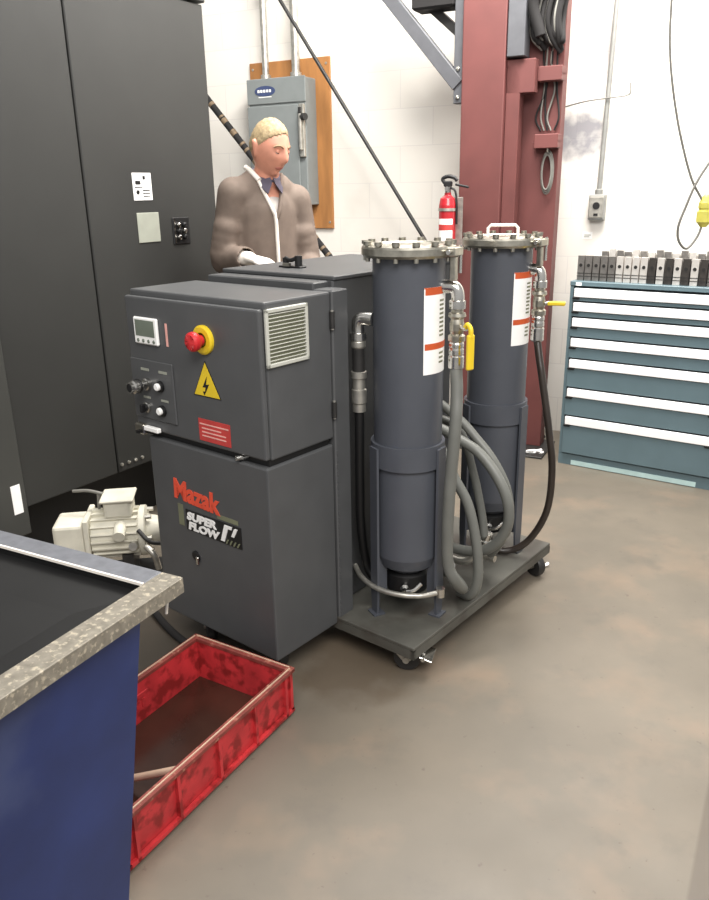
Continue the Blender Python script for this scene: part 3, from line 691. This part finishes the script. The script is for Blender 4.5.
# ------------------------------------------------------------------ red column with bracket and cables
CL = thing('steel_column', 'red oxide painted steel column in front of the white wall', 'column', (.600, 4.512, 0), WROT)
m = MB(M['column']); m.box(0, .235, 0, .24, .012, 3.3, bev=.006, seg=2); m.build('main_post', CL)
m = MB(M['column']); m.box(.236, .310, .03, .11, .012, 2.10, bev=.003); m.box(.236, .385, .03, .10, 1.96, 2.12, bev=.003); m.build('side_channel', CL)
m = MB(M['column']); m.box(.236, .50, .16, .26, .012, 3.3, bev=.003); m.build('rear_post', CL)
for z in (1.725, 2.05):
    m = MB(M['column']); m.box(.385, .51, .08, .158, z-.035, z+.035, bev=.003); m.box(.37, .51, .10, .158, z-.004, z+.004); m.build('bracket', CL)
m = MB(M['darksteel']); m.box(-.05, .56, -.04, .30, 0, .012, bev=.002); m.build('base_plate', CL)
m = MB(M['greysteel']); m.box(.24, .33, .0, .11, 2.13, 2.9, bev=.004); m.build('junction_box', CL)
KB = thing('knee_brace', 'grey diagonal steel brace bolted to the left side of the red column', 'brace', (.600, 4.512, 1.9), WROT)
m = MB(M['greysteel']); m.box(-.055, -.002, .03, .09, .03, 1.2, bev=.003); m.build('upright_plate', KB)
m = MB(M['greysteel']); X = Matrix.Translation((-.03, .05, .12)) @ Matrix.Rotation(rad(-41.5), 4, 'Y'); m.box(-.035, .035, -.03, .03, 0, 1.0, X=X, bev=.003); m.build('diagonal_bar', KB)
m = MB(M['darksteel']); X = Matrix.Translation((-.03, .13, .36)) @ Matrix.Rotation(rad(-50), 4, 'Y'); m.box(-.022, .022, -.03, .03, 0, .6, X=X); m.build('rear_bar', KB)
m = MB(M['cable']); m.box(-.30, -.06, .02, .16, .50, .62, bev=.01); m.build('top_beam', KB)
for z in (.06, .2): m = MB(M['galv']); m.lathe([(0, 0), (.011, 0), (.011, .008), (0, .009)], (-.03, .03, z), 6, 0, (0, -1, 0)); m.build('bolt', KB)
CB = thing('cable_bundle', 'tangle of dark cables hanging at the top right of the red column', 'cables', (.600, 4.512, 0), WROT)
for k in range(16):
    r = random.Random(k); x0 = .335+.0105*k; m = MB(M['cable'] if k % 4 else M['cable_grey'])
    m.tube([(x0+.06+.02*r.random(), .12+.02*r.random(), 2.75), (x0+.03, .09+.03*r.random(), 2.5), (x0-.005*r.random(), .07+.05*r.random(), 2.32), (x0+.01, .09, 2.20+.05*r.random()), (min(.49, x0+.03+.03*r.random()), .13, 2.14+.09*r.random())], .014 if k % 4 else .007, 8); m.build('cable', CB)
for k in range(5):
    r = random.Random(40+k); x0 = .40+.018*k; m = MB(M['cable_grey'] if k % 2 else M['cable'])
    m.tube([(x0, .13, 2.20), (x0+.02*r.uniform(-1, 1), .145, 2.12), (x0+.02*r.uniform(-1, 1), .150, 1.98), (x0+.03*r.uniform(-1, 1), .146, 1.85), (x0, .15, 1.78)], .005, 8); m.build('cable', CB)
m = MB(M['cable']); m.tube([(.40, .04, 2.22), (.36, .03, 2.38), (.44, .02, 2.52), (.62, .02, 2.66)], .028, 10); m.build('thick_cable', CB)
CC = thing('cable_coil', 'small loop of grey cable hung on the right side of the red column', 'cable', (.600, 4.512, 1.42), WROT)
m = MB(M['cable_grey'])
for k in range(3):
    m.tube([(.452+.032*sin(a)*(1-.12*k), .135-.008*k, .15+.11*cos(a)*(1-.1*k)) for a in [2*PI*i/14 for i in range(15)]], .0045, 8)
m.build('coil', CC)
m = MB(M['galv']); m.tube([(.45, .16, .262), (.45, .12, .255), (.45, .112, .275)], .005, 8); m.build('hook', CC)

# fire extinguisher
FX = thing('fire_extinguisher', 'small red fire extinguisher with white label hung beside the red column', 'fire extinguisher', (.530, 4.42, 1.11), -20)
m = MB(M['ext_red']); m.lathe([(0, 0), (.042, 0), (.047, .006), (.047, .30), (.040, .335), (.018, .352), (.018, .365)], (0, 0, 0), 28); m.build('cylinder', FX)
m = MB(M['white'], M['redlabel']); m.lathe([(.0472, .05), (.0479, .05), (.0479, .23), (.0472, .23)], (0, 0, 0), 18, 0, a0=rad(-150), a1=rad(-40)); m.lathe([(.0480, .17), (.0484, .17), (.0484, .20), (.0480, .20)], (0, 0, 0), 18, 1, a0=rad(-150), a1=rad(-40)); m.build('label', FX)
m = MB(M['black'], M['chrome']); m.cyl((0, 0, .36), (0, 0, .395), .016, 14, 1); m.box(-.012, .012, -.012, .012, .385, .41, 0, bev=.003); m.box(-.045, .03, -.009, .009, .40, .412, 0, bev=.003, X=Matrix.Rotation(rad(12), 4, 'Y')); m.tube([(-.015, 0, .41), (-.03, 0, .435), (0, 0, .448), (.035, 0, .44), (.05, 0, .425)], .010, mi=0); m.box(-.022, .022, -.016, .016, .395, .425, 0, bev=.005); m.cyl((.0, -.016, .385), (0, -.028, .385), .012, 14, 1); m.build('valve_head', FX)
m = MB(M['black']); m.tube([(.016, 0, .39), (.042, -.005, .37), (.052, -.01, .30), (.054, -.01, .20)], .006); m.build('hose', FX)
m = MB(M['galv']); m.box(-.03, .074, .047, .052, .02, .34, bev=.001); m.lathe([(.0485, .27), (.0500, .27), (.0500, .285), (.0485, .285)], (0, 0, 0), 24); m.build('wall_bracket', FX)

# ------------------------------------------------------------------ teal tool cabinet
T = thing('tool_cabinet', 'teal industrial drawer cabinet with white label strips against the right wall', 'cabinet', (1.163, 4.170, 0), -35)
TW, TD, TH = .86, .50, 1.0
m = MB(M['teal'], M['teal_dark']); m.box(0, .018, 0, TD, .06, TH); m.box(TW-.018, TW, 0, TD, .06, TH); m.box(0, TW, TD-.01, TD, .06, TH); m.box(0, TW, .004, TD, .06, .075); m.box(.018, TW-.018, .02, .03, .07, TH, 1); m.build('carcass', T)
m = MB(M['teal']); m.box(-.002, TW+.002, -.004, TD, TH-.002, TH+.022, bev=.003); m.build('top', T)
m = MB(M['teal'], M['teal_light']); m.box(0, TW, .0, TD, .0, .062); m.box(.075, TW-.12, -.004, .002, .004, .030, 1); m.build('base', T)
tops = [.992, .918, .836, .727, .612, .450, .290, .068]
for i in range(7):
    z1, z0 = tops[i]-.002, tops[i+1]+.004
    d = MB(M['teal'], M['teal_dark']); d.box(.02, TW-.02, -.016, .018, z0, z1-.052 if z1-.052 > z0 else z0+.01, bev=.002); d.box(.02, TW-.02, -.004, .018, z1-.06, z1, 1)
    dr = d.build('drawer', T)
    s_ = MB(M['strip'], M['teal_dark']); s_.box(.030, TW-.075, -.026, -.006, z1-.048, z1-.003, bev=.003); s_.build('label_strip', dr)
    for xa, xb in ((.022, .06), (TW-.10, TW-.03)): s_ = MB(M['black']); s_.box(xa, xb, -.024, -.002, z1-.060, z1-.049, bev=.002); s_.build('latch', dr)
m = MB(M['white'], M['textgrey']); m.box(.03, .06, -.0055, -.0042, TH-.0, TH+.016); m.build('sticker', T)

# steel jaws on the cabinet top
def jaw_mesh(w, d, h, mk):
    m = MB(M[mk], M['darksteel'])
    m.prism([(-d/2, 0), (d/2, 0), (d/2, h*.82), (d*.12, h*.82), (d*.12, h*.92), (-d*.2, h*.92), (-d*.2, h), (-d/2, h)], -w/2, w/2, X=Matrix.Rotation(PI/2, 4, 'Z'))
    m.box(-w/2-.0003, w/2+.0003, -d/2-.0008, -d/2+.002, h*.16, h*.19, 1); m.box(-w/2-.0003, w/2+.0003, -d/2-.0008, -d/2+.002, h*.28, h*.31, 1)
    m.lathe([(0, 0), (w*.26, 0), (w*.26, .001), (0, .001)], (0, -d/2, h*.62), 12, 1, (0, -1, 0))
    return m
ORD = ['first', 'second', 'third', 'fourth', 'fifth', 'sixth', 'seventh', 'eighth', 'ninth', 'tenth', 'eleventh', 'twelfth', 'thirteenth', 'fourteenth', 'fifteenth', 'sixteenth', 'seventeenth', 'eighteenth', 'nineteenth', 'twentieth', 'twenty-first', 'twenty-second']
ADJ = {'jaw_a': 'grey machined', 'jaw_b': 'bright machined', 'jaw_c': 'blackened'}
front = ['jaw_a', 'jaw_a', 'jaw_a', 'jaw_a', 'jaw_a', 'jaw_b', 'jaw_b', 'jaw_b', 'jaw_b', 'jaw_c', 'jaw_b', 'jaw_c', 'jaw_b', 'jaw_c', 'jaw_b', 'jaw_c', 'jaw_a', 'jaw_a', 'jaw_a', 'jaw_a']
meshes = {}
def place_jaw(i, x, y, h, mk, row, w):
    key = (mk, round(h, 3), w)
    if key not in meshes: meshes[key] = jaw_mesh(w, .07, h, mk).build('chuck_jaw'); o = meshes[key]
    else: o = meshes[key].copy(); COL.objects.link(o)
    a = rad(-35); o.location = (1.163+x*cos(a)-y*sin(a), 4.170+x*sin(a)+y*cos(a), TH+.0225); o.rotation_euler = (0, 0, a)
    tag(o, '%s chuck jaw, %s from left, %s row on the teal cabinet' % (ADJ[mk], ORD[i], row), 'chuck jaw', 'steel chuck jaws in the %s row on the cabinet' % row)
for i, mk in enumerate(front): place_jaw(i, .035+i*.0405, .07, .128, mk, 'front', .034)
for i in range(18): place_jaw(i, .11+i*.0405, .22, (.142, .155, .148)[i % 3], ('jaw_a', 'jaw_b', 'jaw_a', 'jaw_a', 'jaw_b')[i % 5], 'back', .032)

# ------------------------------------------------------------------ hanging yellow connector
Y = thing('pendant_connector', 'yellow cord connector hanging in a looped grey cable at the right edge', 'connector', (1.44, 3.30, 1.33), 0)
yo = Vector((1.44, 3.30, 1.33))
def yp(*p): return Vector(p)-yo
m = MB(M['cable_grey'])
m.tube([yp(1.20, 3.30, 2.75), yp(1.222, 3.3, 2.20), yp(1.24, 3.3, 1.97), yp(1.295, 3.3, 1.74), yp(1.37, 3.3, 1.535), yp(1.428, 3.3, 1.44)], .005, 8)
m.tube([yp(1.445, 3.3, 1.345), yp(1.428, 3.3, 1.29), yp(1.390, 3.3, 1.245), yp(1.35, 3.29, 1.278), yp(1.338, 3.28, 1.335), yp(1.355, 3.275, 1.405), yp(1.39, 3.27, 1.51), yp(1.455, 3.27, 1.62), yp(1.56, 3.27, 1.80), yp(1.62, 3.27, 2.2), yp(1.63, 3.27, 2.75)], .005, 8)
m.build('cable', Y)
m = MB(M['conn'], M['black']); m.lathe([(.008, .128), (.016, .12), (.024, .10), (.027, .095), (.027, .075), (.024, .072), (.024, .066), (.030, .062), (.030, .02), (.024, .015), (.012, 0), (0, 0)], (.008, 0, .0), 20)
m.build('connector', Y)

# paper scraps
def scrap(x, y, s, lab, seed):
    r = random.Random(seed); m = MB(M['white']); n = 5
    vs = [(s*(i/n-.5)+r.uniform(-.1, .1)*s, s*.6*(j/n-.5)+r.uniform(-.08, .08)*s, .002+r.random()*s*.22) for j in range(n+1) for i in range(n+1)]
    vs2 = [(a, b, c+.0012) for a, b, c in vs]
    F = [(j*(n+1)+i, j*(n+1)+i+1, (j+1)*(n+1)+i+1, (j+1)*(n+1)+i) for j in range(n) for i in range(n)]
    N = len(vs); m.add(vs2+vs, F+[tuple(N+k for k in f[::-1]) for f in F]+[(i, N+i, N+i+1, i+1) for i in range(n)]+[(n*(n+1)+i+1, N+n*(n+1)+i+1, N+n*(n+1)+i, n*(n+1)+i) for i in range(n)])
    o = m.build('paper_scrap'); o.location = (x, y, 0); o.rotation_euler = (0, 0, r.random()*3); tag(o, lab, 'paper scrap')
scrap(.775, 2.889, .05, 'small white paper scrap on the floor beside the platform', 3)
scrap(1.055, 4.33, .10, 'pale crumpled scrap on the floor by the red column base', 5)

# ------------------------------------------------------------------ person
PX, PY = -.400, 3.72
PR = thing('person', 'man in a taupe jacket with white trim, standing behind the grey unit looking down', 'person', (PX, PY, 0), 30)
def capsule(b, p0, p1, r0, r1, n=18, sx=1., sy=1., mi=0):
    """tapered capsule; sx, sy squash the section in x and y"""
    p0 = Vector(p0); p1 = Vector(p1); d = p1-p0; L = max(d.length, 1e-5)
    Q = Vector((0, 0, 1)).rotation_difference(d).to_matrix()
    vs = []; rings = []
    for k in range(7):
        th = -PI/2+PI/2*k/6; rings.append((r0*cos(th), r0*sin(th)))
    for k in range(7):
        th = PI/2*k/6; rings.append((r1*cos(th), L+r1*sin(th)))
    for r, z in rings:
        for i in range(n):
            a = 2*PI*i/n; q = Q @ Vector((max(r, 1e-5)*cos(a), max(r, 1e-5)*sin(a), z)); vs.append((p0.x+q.x*sx, p0.y+q.y*sy, p0.z+q.z))
    F = []
    for j in range(len(rings)-1):
        for i in range(n): i2 = (i+1) % n; F.append((j*n+i, j*n+i2, (j+1)*n+i2, (j+1)*n+i))
    F += [tuple(range(n))[::-1], tuple(len(vs)-n+i for i in range(n))]
    b.add(vs, F, mi, True)
def remeshed(b, name, voxel, parent, smooth=6):
    o = b.build(name); md = o.modifiers.new('r', 'REMESH'); md.mode = 'VOXEL'; md.voxel_size = voxel; md.use_smooth_shade = True
    sm = o.modifiers.new('s', 'SMOOTH'); sm.iterations = smooth; sm.factor = .5
    dg = bpy.context.evaluated_depsgraph_get(); dg.update(); me = bpy.data.meshes.new_from_object(o.evaluated_get(dg))
    old = o.data; o.modifiers.clear(); me.materials.clear()
    for mm in b.mats: me.materials.append(mm)
    o.data = me; bpy.data.meshes.remove(old); me.polygons.foreach_set('use_smooth', [True]*len(me.polygons)); me.polygons.foreach_set('material_index', [0]*len(me.polygons))
    o.parent = parent; return o
# joints (front = -y, the person's right = -x)
NK = Vector((.0, -.04, 1.555)); HC = Vector((.000, -.100, 1.675))      # neck base, head centre
HM = Matrix.Translation(HC) @ Matrix.Rotation(rad(22), 4, 'Z') @ Matrix.Rotation(rad(14), 4, 'X')
SHR, SHL = Vector((-.145, -.015, 1.49)), Vector((.150, -.03, 1.455))
ELR, ELL = Vector((-.190, .03, 1.20)), Vector((.205, -.02, 1.17))
WRR, WRL = Vector((-.175, -.18, 1.222)), Vector((.13, -.235, 1.14))
def g(x, c, w): return math.exp(-((x-c)/w)**2)
def head_pt(d):
    x, y, z = d
    p = Vector((x*.076, y*.096, z*.120))
    if z < 0:
        k = -z; p.x *= 1-.30*k**1.4
        if y > 0: p.y *= 1-.45*k
        else: p.y *= 1-.06*k
    if y < 0:
        f = min(1, -y*1.3)
        X_, Z_ = p.x, p.z
        p.y -= f*.024*g(X_, 0, .015)*g(Z_, -.031, .019)          # nose tip
        p.y -= f*.014*g(X_, 0, .011)*g(Z_, -.004, .022)          # bridge
        p.y -= f*.004*g(abs(X_), .030, .024)*g(Z_, .026, .010)   # brow
        p.y += f*.011*g(abs(X_), .031, .014)*g(Z_, .004, .012)   # eye socket
        p.y -= f*.005*g(abs(X_), .046, .018)*g(Z_, -.026, .018)  # cheek
        p.y -= f*.006*g(X_, 0, .022)*g(Z_, -.064, .007)          # lips
        p.y += f*.004*g(X_, 0, .024)*g(Z_, -.0655, .0025)
        p.y += f*.004*g(X_, 0, .026)*g(Z_, -.080, .007)
        p.y -= f*.009*g(X_, 0, .022)*g(Z_, -.102, .014)          # chin
    return p
def head_grid(n=64, m_=48):
    vs = []; F = []
    for j in range(m_+1):
        th = PI*j/m_
        for i in range(n):
            a = 2*PI*i/n; vs.append(HM @ head_pt((sin(th)*cos(a), sin(th)*sin(a), cos(th))))
    for j in range(m_):
        for i in range(n): i2 = (i+1) % n; F.append((j*n+i, (j+1)*n+i, (j+1)*n+i2, j*n+i2))
    return vs, F
def hand(b, wrist, direction, up, thumb_side, s=1., curl=.5):
    """palm plus five bent fingers"""
    d = Vector(direction).normalized(); u = Vector(up); u = (u-d*u.dot(d)).normalized(); w = d.cross(u)*thumb_side
    W = Vector(wrist)
    for k in (-1, 0, 1): capsule(b, W+w*k*.016*s, W+d*.082*s+w*k*.024*s, .014*s, .013*s, 10)
    ln = [.072, .080, .074, .058]
    for k in range(4):
        base = W+d*.084*s+w*(.033-.022*k)*s; a = 0; p = base
        for seg, fr in enumerate((.46, .30, .24)):
            a += curl*(.5+.35*seg); q = p+(d*cos(a)-u*sin(a))*ln[k]*fr*s; capsule(b, p, q, (.0095-.001*seg)*s, (.0088-.001*seg)*s, 10); p = q
    p = W+d*.022*s+w*.026*s; q = p+(d*.55+w*.75-u*.2).normalized()*.042*s; capsule(b, p, q, .013*s, .011*s, 10); r = q+(d*.9+w*.25-u*.35).normalized()*.034*s; capsule(b, q, r, .011*s, .009*s, 10)
b = MB(M['skin'])
vs, F = head_grid(); b.add(vs, F, 0, True)
for s_ in (-1, 1):
    e0 = HM @ Vector((s_*.072, .012, -.028)); e1 = HM @ Vector((s_*.080, .020, .020)); capsule(b, e0, e1, .010, .014, 12, sx=.8)
capsule(b, NK+Vector((0, .01, -.06)), HC+Vector((.0, .03, -.06)), .062, .054)
capsule(b, (0, 0, .98), (0, -.01, 1.12), .125, .115, sx=1.2, sy=.85); capsule(b, (0, -.01, 1.12), (0, -.02, 1.43), .115, .120, sx=1.2, sy=.85)
capsule(b, (-.115, -.02, 1.488), (.115, -.022, 1.455), .05, .05)
for sh, el, wr in ((SHR, ELR, WRR), (SHL, ELL, WRL)): capsule(b, sh, el, .050, .040); capsule(b, el, wr, .038, .026)
for s_ in (-1, 1):
    capsule(b, (s_*.095, 0, .95), (s_*.10, -.01, .52), .085, .058); capsule(b, (s_*.10, -.01, .52), (s_*.105, .02, .10), .056, .036); capsule(b, (s_*.105, .03, .06), (s_*.115, -.15, .045), .034, .03)
hand(b, WRL+Vector((-.01, -.02, 0)), (-.35, -.9, -.15), (0, -.1, 1), 1, 1., .6)
hand(b, WRR+Vector((.01, -.02, 0)), (.22, -.95, -.08), (0, -.1, 1), -1, .93, .5)
body = remeshed(b, 'body', .0055, PR, 4)
b = MB(M['trim']); hand(b, WRR+Vector((.01, -.02, 0)), (.22, -.95, -.08), (0, -.1, 1), -1, 1.08, .5); capsule(b, WRR+Vector((-.01, .03, 0)), WRR+Vector((.01, -.02, 0)), .034, .030); o = remeshed(b, 'glove', .006, PR, 3); o['label'] = 'white work glove on the raised right hand'
# eyes, brows, lips
for s_ in (-1, 1):
    b = MB(M['sclera'], M['eye']); c_ = HM @ Vector((s_*.031, -.0758, .002)); f_ = (HM.to_3x3() @ Vector((.12, -1, -.45))).normalized()
    b.sphere(c_, .0105, 0); b.sphere(c_+f_*.0058, .0058, 1); b.build('eye', PR)
    b = MB(M['skin']); ax = (HM.to_3x3() @ Vector((0, -.35, 1))).normalized()
    b.lathe([(.0121*cos(t), .0121*sin(t)) for t in [rad(2+88*k/6) for k in range(7)]], c_, 20, 0, ax); b.lathe([(.0121*cos(t), .0121*sin(t)) for t in [rad(-90+58*k/5) for k in range(6)]], c_, 20, 0, ax); b.build('eyelids', PR)
bv = BVHTree.FromObject(body, bpy.context.evaluated_depsgraph_get())
def face_hit(x, z, off=.0):
    o_ = HM @ Vector((x, -.3, z)); d_ = HM.to_3x3() @ Vector((0, 1, 0)); h = bv.ray_cast(o_, d_); return (h[0]-d_*off) if h[0] else o_+d_*.2
for s_ in (-1, 1):
    b = MB(M['brow']); b.tube([face_hit(s_*x, z, .0005) for x, z in ((.014, .020), (.026, .027), (.040, .026), (.050, .019))], .0042, 8); b.build('eyebrow', PR)
b = MB(M['lip']); b.tube([face_hit(x, z, -.0005) for x, z in ((-.024, -.066), (-.012, -.063), (0, -.0645), (.012, -.063), (.024, -.066))], .0036, 8, rf=lambda t: .4+.6*sin(PI*t)); b.tube([face_hit(x, z, -.0005) for x, z in ((-.022, -.068), (0, -.0715), (.022, -.068))], .0038, 8, rf=lambda t: .4+.6*sin(PI*t)); b.build('lips', PR)
# hair cap
def hair():
    n, m_ = 72, 40; keep = {}; vs = []; F = []
    def thr(y): return .74-.66*(y+1) if y < 0 else .08-.50*y
    for layer in (0, 1):
        for j in range(m_+1):
            th = PI*.72*j/m_
            for i in range(n):
                a = 2*PI*i/n; d = (sin(th)*cos(a), sin(th)*sin(a), cos(th)); p = head_pt(d)
                k = 1.0 if layer else 1.028+.03*noise.noise(Vector(d)*9)+.02*max(0, d[2])
                if not layer:
                    e_ = d[2]-thr(d[1]); k = 1.0+(k-1.0)*max(0, min(1, e_/.14))
                vs.append(HM @ (p*k))
    N = (m_+1)*n
    def ok(j, i): th = PI*.72*(j+.5)/m_; a = 2*PI*(i+.5)/n; d = (sin(th)*cos(a), sin(th)*sin(a), cos(th)); return d[2] > thr(d[1])
    for j in range(m_):
        for i in range(n):
            if ok(j, i):
                i2 = (i+1) % n; q = (j*n+i, (j+1)*n+i, (j+1)*n+i2, j*n+i2); F += [q]
    return vs[:N], F
vs, F = hair(); b = MB(M['hair']); b.add(vs, F, 0, True); ho = b.build('hair', PR); sd = ho.modifiers.new('s', 'SOLIDIFY'); sd.thickness = .004; sd.offset = -1
# clothes: jacket cut open in a V at the neck, shirt below it
def torso(b, grow, arms=True, z0=.86, arm_end=1.):
    capsule(b, (0, 0, z0), (0, -.01, 1.12), .125+grow, .118+grow, sx=1.22, sy=.92); capsule(b, (0, -.01, 1.12), (0, -.02, 1.41), (.118+grow), .118+grow, sx=1.16, sy=.92)
    capsule(b, (-.118, -.018, 1.488), (.118, -.024, 1.455), .062+grow, .062+grow); capsule(b, (-.06, -.02, 1.505), (.06, -.02, 1.50), .065+grow, .065+grow)
    capsule(b, (-.10, -.02, 1.50), (0, -.025, 1.56), .05+grow, .05+grow); capsule(b, (.10, -.02, 1.485), (0, -.025, 1.56), .05+grow, .05+grow)
    if arms:
        for sh, el, wr in ((SHR, ELR, WRR), (SHL, ELL, WRL)):
            capsule(b, sh, el, .060+grow, .052+grow); capsule(b, el, wr.lerp(el, .04), .050+grow, .038+grow)
            for k in range(4):   # sleeve folds
                q = sh.lerp(el, .55+.13*k); capsule(b, q+Vector((-.012, -.02, .012)), q+Vector((.012, .012, -.02)), .054+grow, .054+grow)
b = MB(M['shirt']); torso(b, .003, False); sh_ = remeshed(b, 'shirt', .009, PR, 4)
b = MB(M['jacket']); torso(b, .014); jk = remeshed(b, 'jacket', .009, PR, 5)
bm = bmesh.new(); bm.from_mesh(jk.data); kill = []
for f in bm.faces:
    c_ = f.calc_center_median()
    v = abs(c_.x) < .008+.30*(c_.z-1.39) and c_.y < -.05 and c_.z > 1.39
    neck = c_.z > 1.535 and (c_.x**2+(c_.y+.035)**2) < .080**2
    wr = any((c_-w_).length < .047 for w_ in (WRR, WRL))
    if v or neck or wr or c_.z < .80: kill.append(f)
bmesh.ops.delete(bm, geom=kill, context='FACES'); bm.to_mesh(jk.data); bm.free()
sd = jk.modifiers.new('s', 'SOLIDIFY'); sd.thickness = .005; sd.offset = -1
bj = BVHTree.FromObject(sh_, bpy.context.evaluated_depsgraph_get())
tmp = MB(M['jacket']); torso(tmp, .014); tj = remeshed(tmp, 'tmp', .009, PR, 5); bt = BVHTree.FromObject(tj, bpy.context.evaluated_depsgraph_get())
def jhit(x, z, off=.003):
    h = bt.ray_cast(Vector((x, -1, z)), Vector((0, 1, 0))); return (h[0]+Vector((0, -off, 0))) if h[0] else Vector((x, -.15, z))
b = MB(M['trim']); b.tube([jhit(-.066, 1.575), jhit(-.056, 1.54), jhit(-.038, 1.485), jhit(-.018, 1.425), jhit(-.004, 1.385), jhit(0, 1.30), jhit(.003, 1.20), jhit(.004, 1.10), jhit(.004, .98)], .0085, 8)
b.build('zip_trim', PR)
b = MB(M['jacket']); b.tube([jhit(.066, 1.57), jhit(.055, 1.535), jhit(.038, 1.48), jhit(.018, 1.42), jhit(.003, 1.385)], .009, 8); b.build('lapel_edge', PR)
bpy.data.objects.remove(tj)
# shirt collar: dark band round the neck
b = MB(M['collar']); pts = []
for k in range(25):
    a = rad(-90-168+336*k/24); pts.append((NK.x+.067*cos(a), NK.y+.012+.066*sin(a), 1.560+.022*sin(a)+.006))
b.tube([Vector(p) for p in pts], .014, 10); 
for s_ in (-1, 1):
    q = [Vector((s_*.006, -.104, 1.568)), Vector((s_*.064, -.060, 1.578)), Vector((s_*.062, -.094, 1.530)), Vector((s_*.034, -.142, 1.488)), Vector((s_*.008, -.128, 1.530))]
    q2 = [p_+Vector((0, .007, -.002)) for p_ in q]
    b.add(q+q2, [(0, 1, 2, 3, 4), (9, 8, 7, 6, 5)]+[(i, 5+i, 5+(i+1) % 5, (i+1) % 5) for i in range(5)])
b.build('shirt_collar', PR)
b = MB(M['trim']); b.tube([Vector((-.060, .03, 1.600)), Vector((-.071, -.02, 1.592)), Vector((-.068, -.065, 1.572)), Vector((-.056, -.10, 1.545))], .012, 10); b.build('white_collar', PR)
# trousers and shoes
b = MB(M['trousers']); capsule(b, (0, 0, .90), (0, 0, .98), .135, .125, sx=1.25, sy=.95)
for s_ in (-1, 1): capsule(b, (s_*.095, 0, .90), (s_*.10, -.01, .52), .100, .074); capsule(b, (s_*.10, -.01, .52), (s_*.105, .02, .09), .072, .054)
remeshed(b, 'trousers', .012, PR, 4)
for s_ in (-1, 1):
    b = MB(M['shoe']); capsule(b, (s_*.105, .045, .048), (s_*.118, -.17, .040), .046, .039); b.box(s_*.111-.045, s_*.111+.045, -.20, .09, 0, .03, bev=.012, seg=2); o = remeshed(b, 'shoe', .008, PR, 3)

# ------------------------------------------------------------------ light
def area(name, loc, target, size, sy, power, col):
    l = bpy.data.lights.new(name, 'AREA'); l.shape = 'RECTANGLE'; l.size = size; l.size_y = sy; l.energy = power; l.color = col
    o = bpy.data.objects.new(name, l); COL.objects.link(o); o.location = loc
    o.rotation_euler = (Vector(target)-Vector(loc)).to_track_quat('-Z', 'Y').to_euler(); return o
area('overhead_light', (.6, 3.2, 3.9), (.6, 3.2, 0), 2.6, 1.6, 85, (1, .97, .92))
area('overhead_light', (.6, -.6, 3.7), (.2, 2.6, .8), 3.2, 1.6, 150, (1, .97, .94))  # unseen fill light added behind the camera to lift camera-facing surfaces
area('wall_wash_light', (.9, 3.6, 3.7), (.4, 5.2, 1.6), 2.4, .5, 150, (1, .97, .93))  # unseen wash light added near the wall to brighten it
w = bpy.data.worlds.new('world'); S.world = w; w.use_nodes = True
w.node_tree.nodes['Background'].inputs[0].default_value = (1, .99, .98, 1); w.node_tree.nodes['Background'].inputs[1].default_value = .42
S.view_settings.view_transform = 'Standard'; S.view_settings.look = 'None'; S.view_settings.gamma = 1; S.view_settings.use_curve_mapping = False
S.view_settings.exposure = .38
